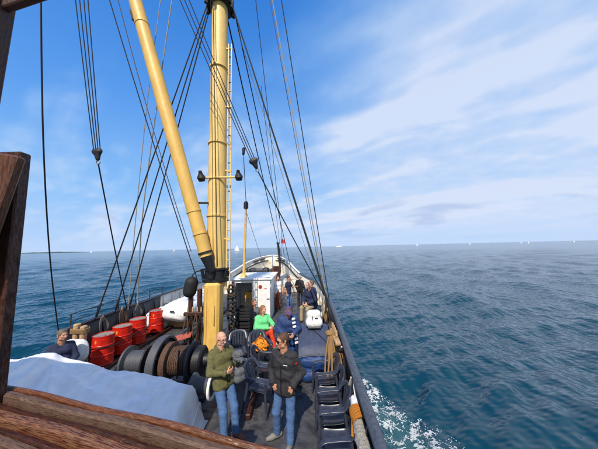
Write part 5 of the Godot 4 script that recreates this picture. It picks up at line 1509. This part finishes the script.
	person("woman in white vest and long brown skirt standing by the open door", Vector3(-1.2, 0.02, -12.2), 0.4, p, {"skin": mats.skin, "top": mats.white_cloth, "top_name": "vest", "vest": true, "bottom": mats.brown_cloth, "skirt": true, "shoes": mats.dark_leather, "hair": mats.hair_brown, "long": true})
	p = stand()
	p.merge({"head": Vector3(0, 1.66, 0.02), "elbows": [Vector3(-0.28, 1.16, -0.02), Vector3(0.26, 1.16, 0.1)], "wrists": [Vector3(-0.28, 0.9, 0.06), Vector3(0.2, 1.2, 0.34)], "look": 0.3}, true)
	person("man in navy t-shirt and jeans standing between the door and the rail", Vector3(-0.62, 0.02, -12.0), 1.1, p, {"skin": mats.skin_tan, "top": mats.navy, "top_name": "t_shirt", "short": true, "bottom": mats.jeans, "shoes": mats.dark_leather, "hair": mats.hair_brown})
	person("white haired person in grey beyond the man in the navy sweater", Vector3(-0.02, 0.02, -12.7), 2.6, stand().merged({"head": Vector3(0, 1.58, 0.04), "neck": Vector3(0, 1.42, -0.02)}, true), {"skin": mats.skin, "top": mats.charcoal, "bottom": mats.charcoal, "shoes": mats.dark_leather, "hair": mats.hair_white})
	p = sit()
	p.merge({"pelvis": Vector3(0, 1.12, 0), "neck": Vector3(0, 1.64, 0.1), "head": Vector3(0, 1.84, 0.17), "nod": 0.2, "elbows": [Vector3(-0.28, 1.34, 0.14), Vector3(0.28, 1.34, 0.14)], "wrists": [Vector3(-0.12, 1.24, 0.36), Vector3(0.12, 1.24, 0.36)], "knees": [Vector3(-0.14, 1.06, 0.43), Vector3(0.14, 1.06, 0.43)], "ankles": [Vector3(-0.13, 0.63, 0.46), Vector3(0.13, 0.63, 0.44)]}, true)
	person("bald man in navy sweater and beige trousers perched on the tall dark chest", Vector3(0.42, 0.0, -8.7), -0.75, p, {"skin": mats.skin, "top": mats.navy, "top_name": "sweater", "bottom": mats.beige, "shoes": mats.dark_leather, "bulk": 1.2, "loose": 0.025, "cell": 0.02})
	var cs := thing("deck_chest", "tall dark chest at the rail under the bald man in navy", "chest", Vector3(0.47, 0.0, -8.75), -0.1)
	lay("body", mats.dark_steel, cs, Vector3(0, 0.46, 0), Vector3(0.56, 0.92, 0.8), 0.02)
	lay("lid", mats.dark_steel, cs, Vector3(0, 0.955, 0), Vector3(0.6, 0.06, 0.84), 0.015)
	person("person in dark navy coat standing behind the bald man at the rail", Vector3(0.5, 0.02, -10.2), -1.2, stand(), {"skin": mats.skin_tan, "top": mats.navy, "bottom": mats.charcoal, "shoes": mats.dark_leather, "hair": mats.hair_grey, "loose": 0.02})
	# man sitting at the port bulwark
	p = sit()
	p.merge({"head": Vector3(0, 1.32, 0.0), "neck": Vector3(0, 1.12, -0.06), "look": 0.5}, true)
	person("man with tousled grey hair in navy shirt sitting at the bulwark", Vector3(-5.62, 0.0, -5.52), 0.9, p, {"skin": mats.skin_tan, "top": mats.navy, "top_name": "shirt", "bottom": mats.charcoal, "shoes": mats.dark_leather, "hair": mats.hair_grey, "cell": 0.018})

# ---------------------------------------------------------------- far away
func sail_boat(label: String, at: Vector3, turn: float, size: float, group: String):
	var n := thing("sail_boat", label, "sailing boat", at, turn, group)
	n.scale = Vector3.ONE * size
	var s := mb()
	var rows := []
	for i in 9:
		var t := i / 8.0
		var w := 1.6 * sin(PI * pow(t, 0.8) * 0.96 + 0.04)
		rows.append([Vector3(-5 + 10 * t, 1.0 + 0.3 * t, w), Vector3(-5 + 10 * t, 0.2, w * 0.8), Vector3(-5 + 9 * t, -0.6, 0), Vector3(-5 + 10 * t, 0.2, -w * 0.8), Vector3(-5 + 10 * t, 1.0 + 0.3 * t, -w), Vector3(-5 + 10 * t, 1.05 + 0.3 * t, 0), Vector3(-5 + 10 * t, 1.0 + 0.3 * t, w)])
	strip(s, rows)
	obj("hull", s, mats.white_plastic, n)
	s = mb(); tube(s, [Vector3(0.8, 0.8, 0), Vector3(0.6, 14, 0)], [0.12, 0.07], 6); obj("mast", s, mats.steel, n)
	for q in [["mainsail", Vector3(0.55, 13.5, 0), Vector3(0.55, 2.0, 0), Vector3(-4.6, 2.2, 0.9)], ["jib", Vector3(0.9, 12.0, 0), Vector3(4.9, 1.6, 0), Vector3(0.6, 1.8, 0.9)]]:
		s = mb()
		var rw := []
		var rb := []
		for i in 7:
			var t := i / 6.0
			var c := []
			var e := []
			for j in 5:
				var u := j / 4.0
				var pt: Vector3 = q[1].lerp(q[2].lerp(q[3], u), t) + Vector3(0, 0, 0.5 * sin(PI * u) * t)
				c.append(pt); e.append(pt - Vector3(0, 0, 0.03))
			rw.append(c); rb.append(e)
		strip(s, rw); strip(s, rb, true)
		obj(q[0], s, mats.sailcloth, n)

func make_horizon():
	# low coast to port
	var nz := noise(61, 0.004, 4)
	for q in [[-7600.0, -5950.0, 44.0, "hills"], [-8900.0, -7700.0, 30.0, "hills"]]:
		var s := mb()
		var rows := []
		for i in 81:
			var t := i / 80.0
			var x := lerpf(q[0], q[1], t)
			var h: float = q[2] * (0.55 + 0.6 * nz.get_noise_1d(x)) * smoothstep(0.0, 0.15, t) * smoothstep(1.0, 0.75, t) + 2.0
			rows.append([Vector3(x, SEA - 1, -5900), Vector3(x, SEA + h * 0.7, -6000), Vector3(x, SEA + h, -6200), Vector3(x, SEA - 1, -6700)])
		strip(s, rows)
		obj(q[3], s, mats.land).set_meta("kind", "structure")
	sail_boat("white sailing boat on the horizon between the slim pole and the mast", Vector3(-133.0, SEA, -480.0), 0.3, 1.0, "")
	sail_boat("small white sailing boat on the horizon near the boom foot", Vector3(-500.0, SEA, -900.0), 0.8, 1.0, "")
	sail_boat("tiny white sailing boat on the horizon towards the coast", Vector3(-1290.0, SEA, -1400.0), -0.4, 1.0, "")
	for i in 12:
		var z := -1500.0 - 260.0 * ((i * 5) % 7)
		sail_boat("tiny distant white sailing boat in the scattered fleet on open horizon", Vector3(-z * (0.52 + 0.072 * i + 0.03 * sin(i * 2.3)), SEA, z), i * 0.9, 1.0, "distant fleet on the horizon")
	var f := thing("ferry", "white ferry far off on the horizon beyond the chair side rail", "ship", Vector3(560.0, SEA, -3200.0))
	lay("hull", mats.white_plastic, f, Vector3(0, 5, 0), Vector3(90, 10, 16), 2.0)
	lay("deckhouse", mats.white_plastic, f, Vector3(-8, 13, 0), Vector3(60, 8, 13), 1.0)
	lay("bridge", mats.white_plastic, f, Vector3(16, 19, 0), Vector3(14, 5, 13), 0.8)
	lay("funnel", mats.dark_steel, f, Vector3(-22, 20, 0), Vector3(7, 8, 5), 0.6)

func _ready():
	# camera
	var cam := Camera3D.new()
	cam.name = "camera"
	cam.position = Vector3(0, 3.25, 0)
	cam.rotation_degrees = Vector3(5.84, 0.0, -1.25)
	cam.fov = 89.87
	cam.near = 0.05
	cam.far = 40000.0
	add_child(cam)
	cam.current = true
	# sky
	var we := WorldEnvironment.new()
	we.name = "world_environment"
	var env := Environment.new()
	var sky := Sky.new()
	var sm := PanoramaSkyMaterial.new()
	sm.panorama = ImageTexture.create_from_image(make_sky())
	sky.sky_material = sm
	env.background_mode = Environment.BG_SKY
	env.sky = sky
	env.background_energy_multiplier = 1.0
	env.tonemap_mode = Environment.TONE_MAPPER_LINEAR
	env.tonemap_exposure = 1.1
	env.sdfgi_enabled = true
	env.ssao_enabled = true
	env.ssil_enabled = true
	we.environment = env
	add_child(we)
	# sun: behind the camera, to port
	var sun := DirectionalLight3D.new()
	sun.name = "sun"
	sun.rotation_degrees = Vector3(-48.0, -8.0, 0.0)
	sun.light_energy = 1.5
	sun.light_color = Color(1.0, 0.955, 0.88)
	sun.light_angular_distance = 0.5
	sun.shadow_enabled = true
	add_child(sun)
	make_materials()
	make_sea()
	make_foam()
	make_ship()
	make_bridge()
	make_rig()
	make_deck_gear()
	make_people()
	make_horizon()
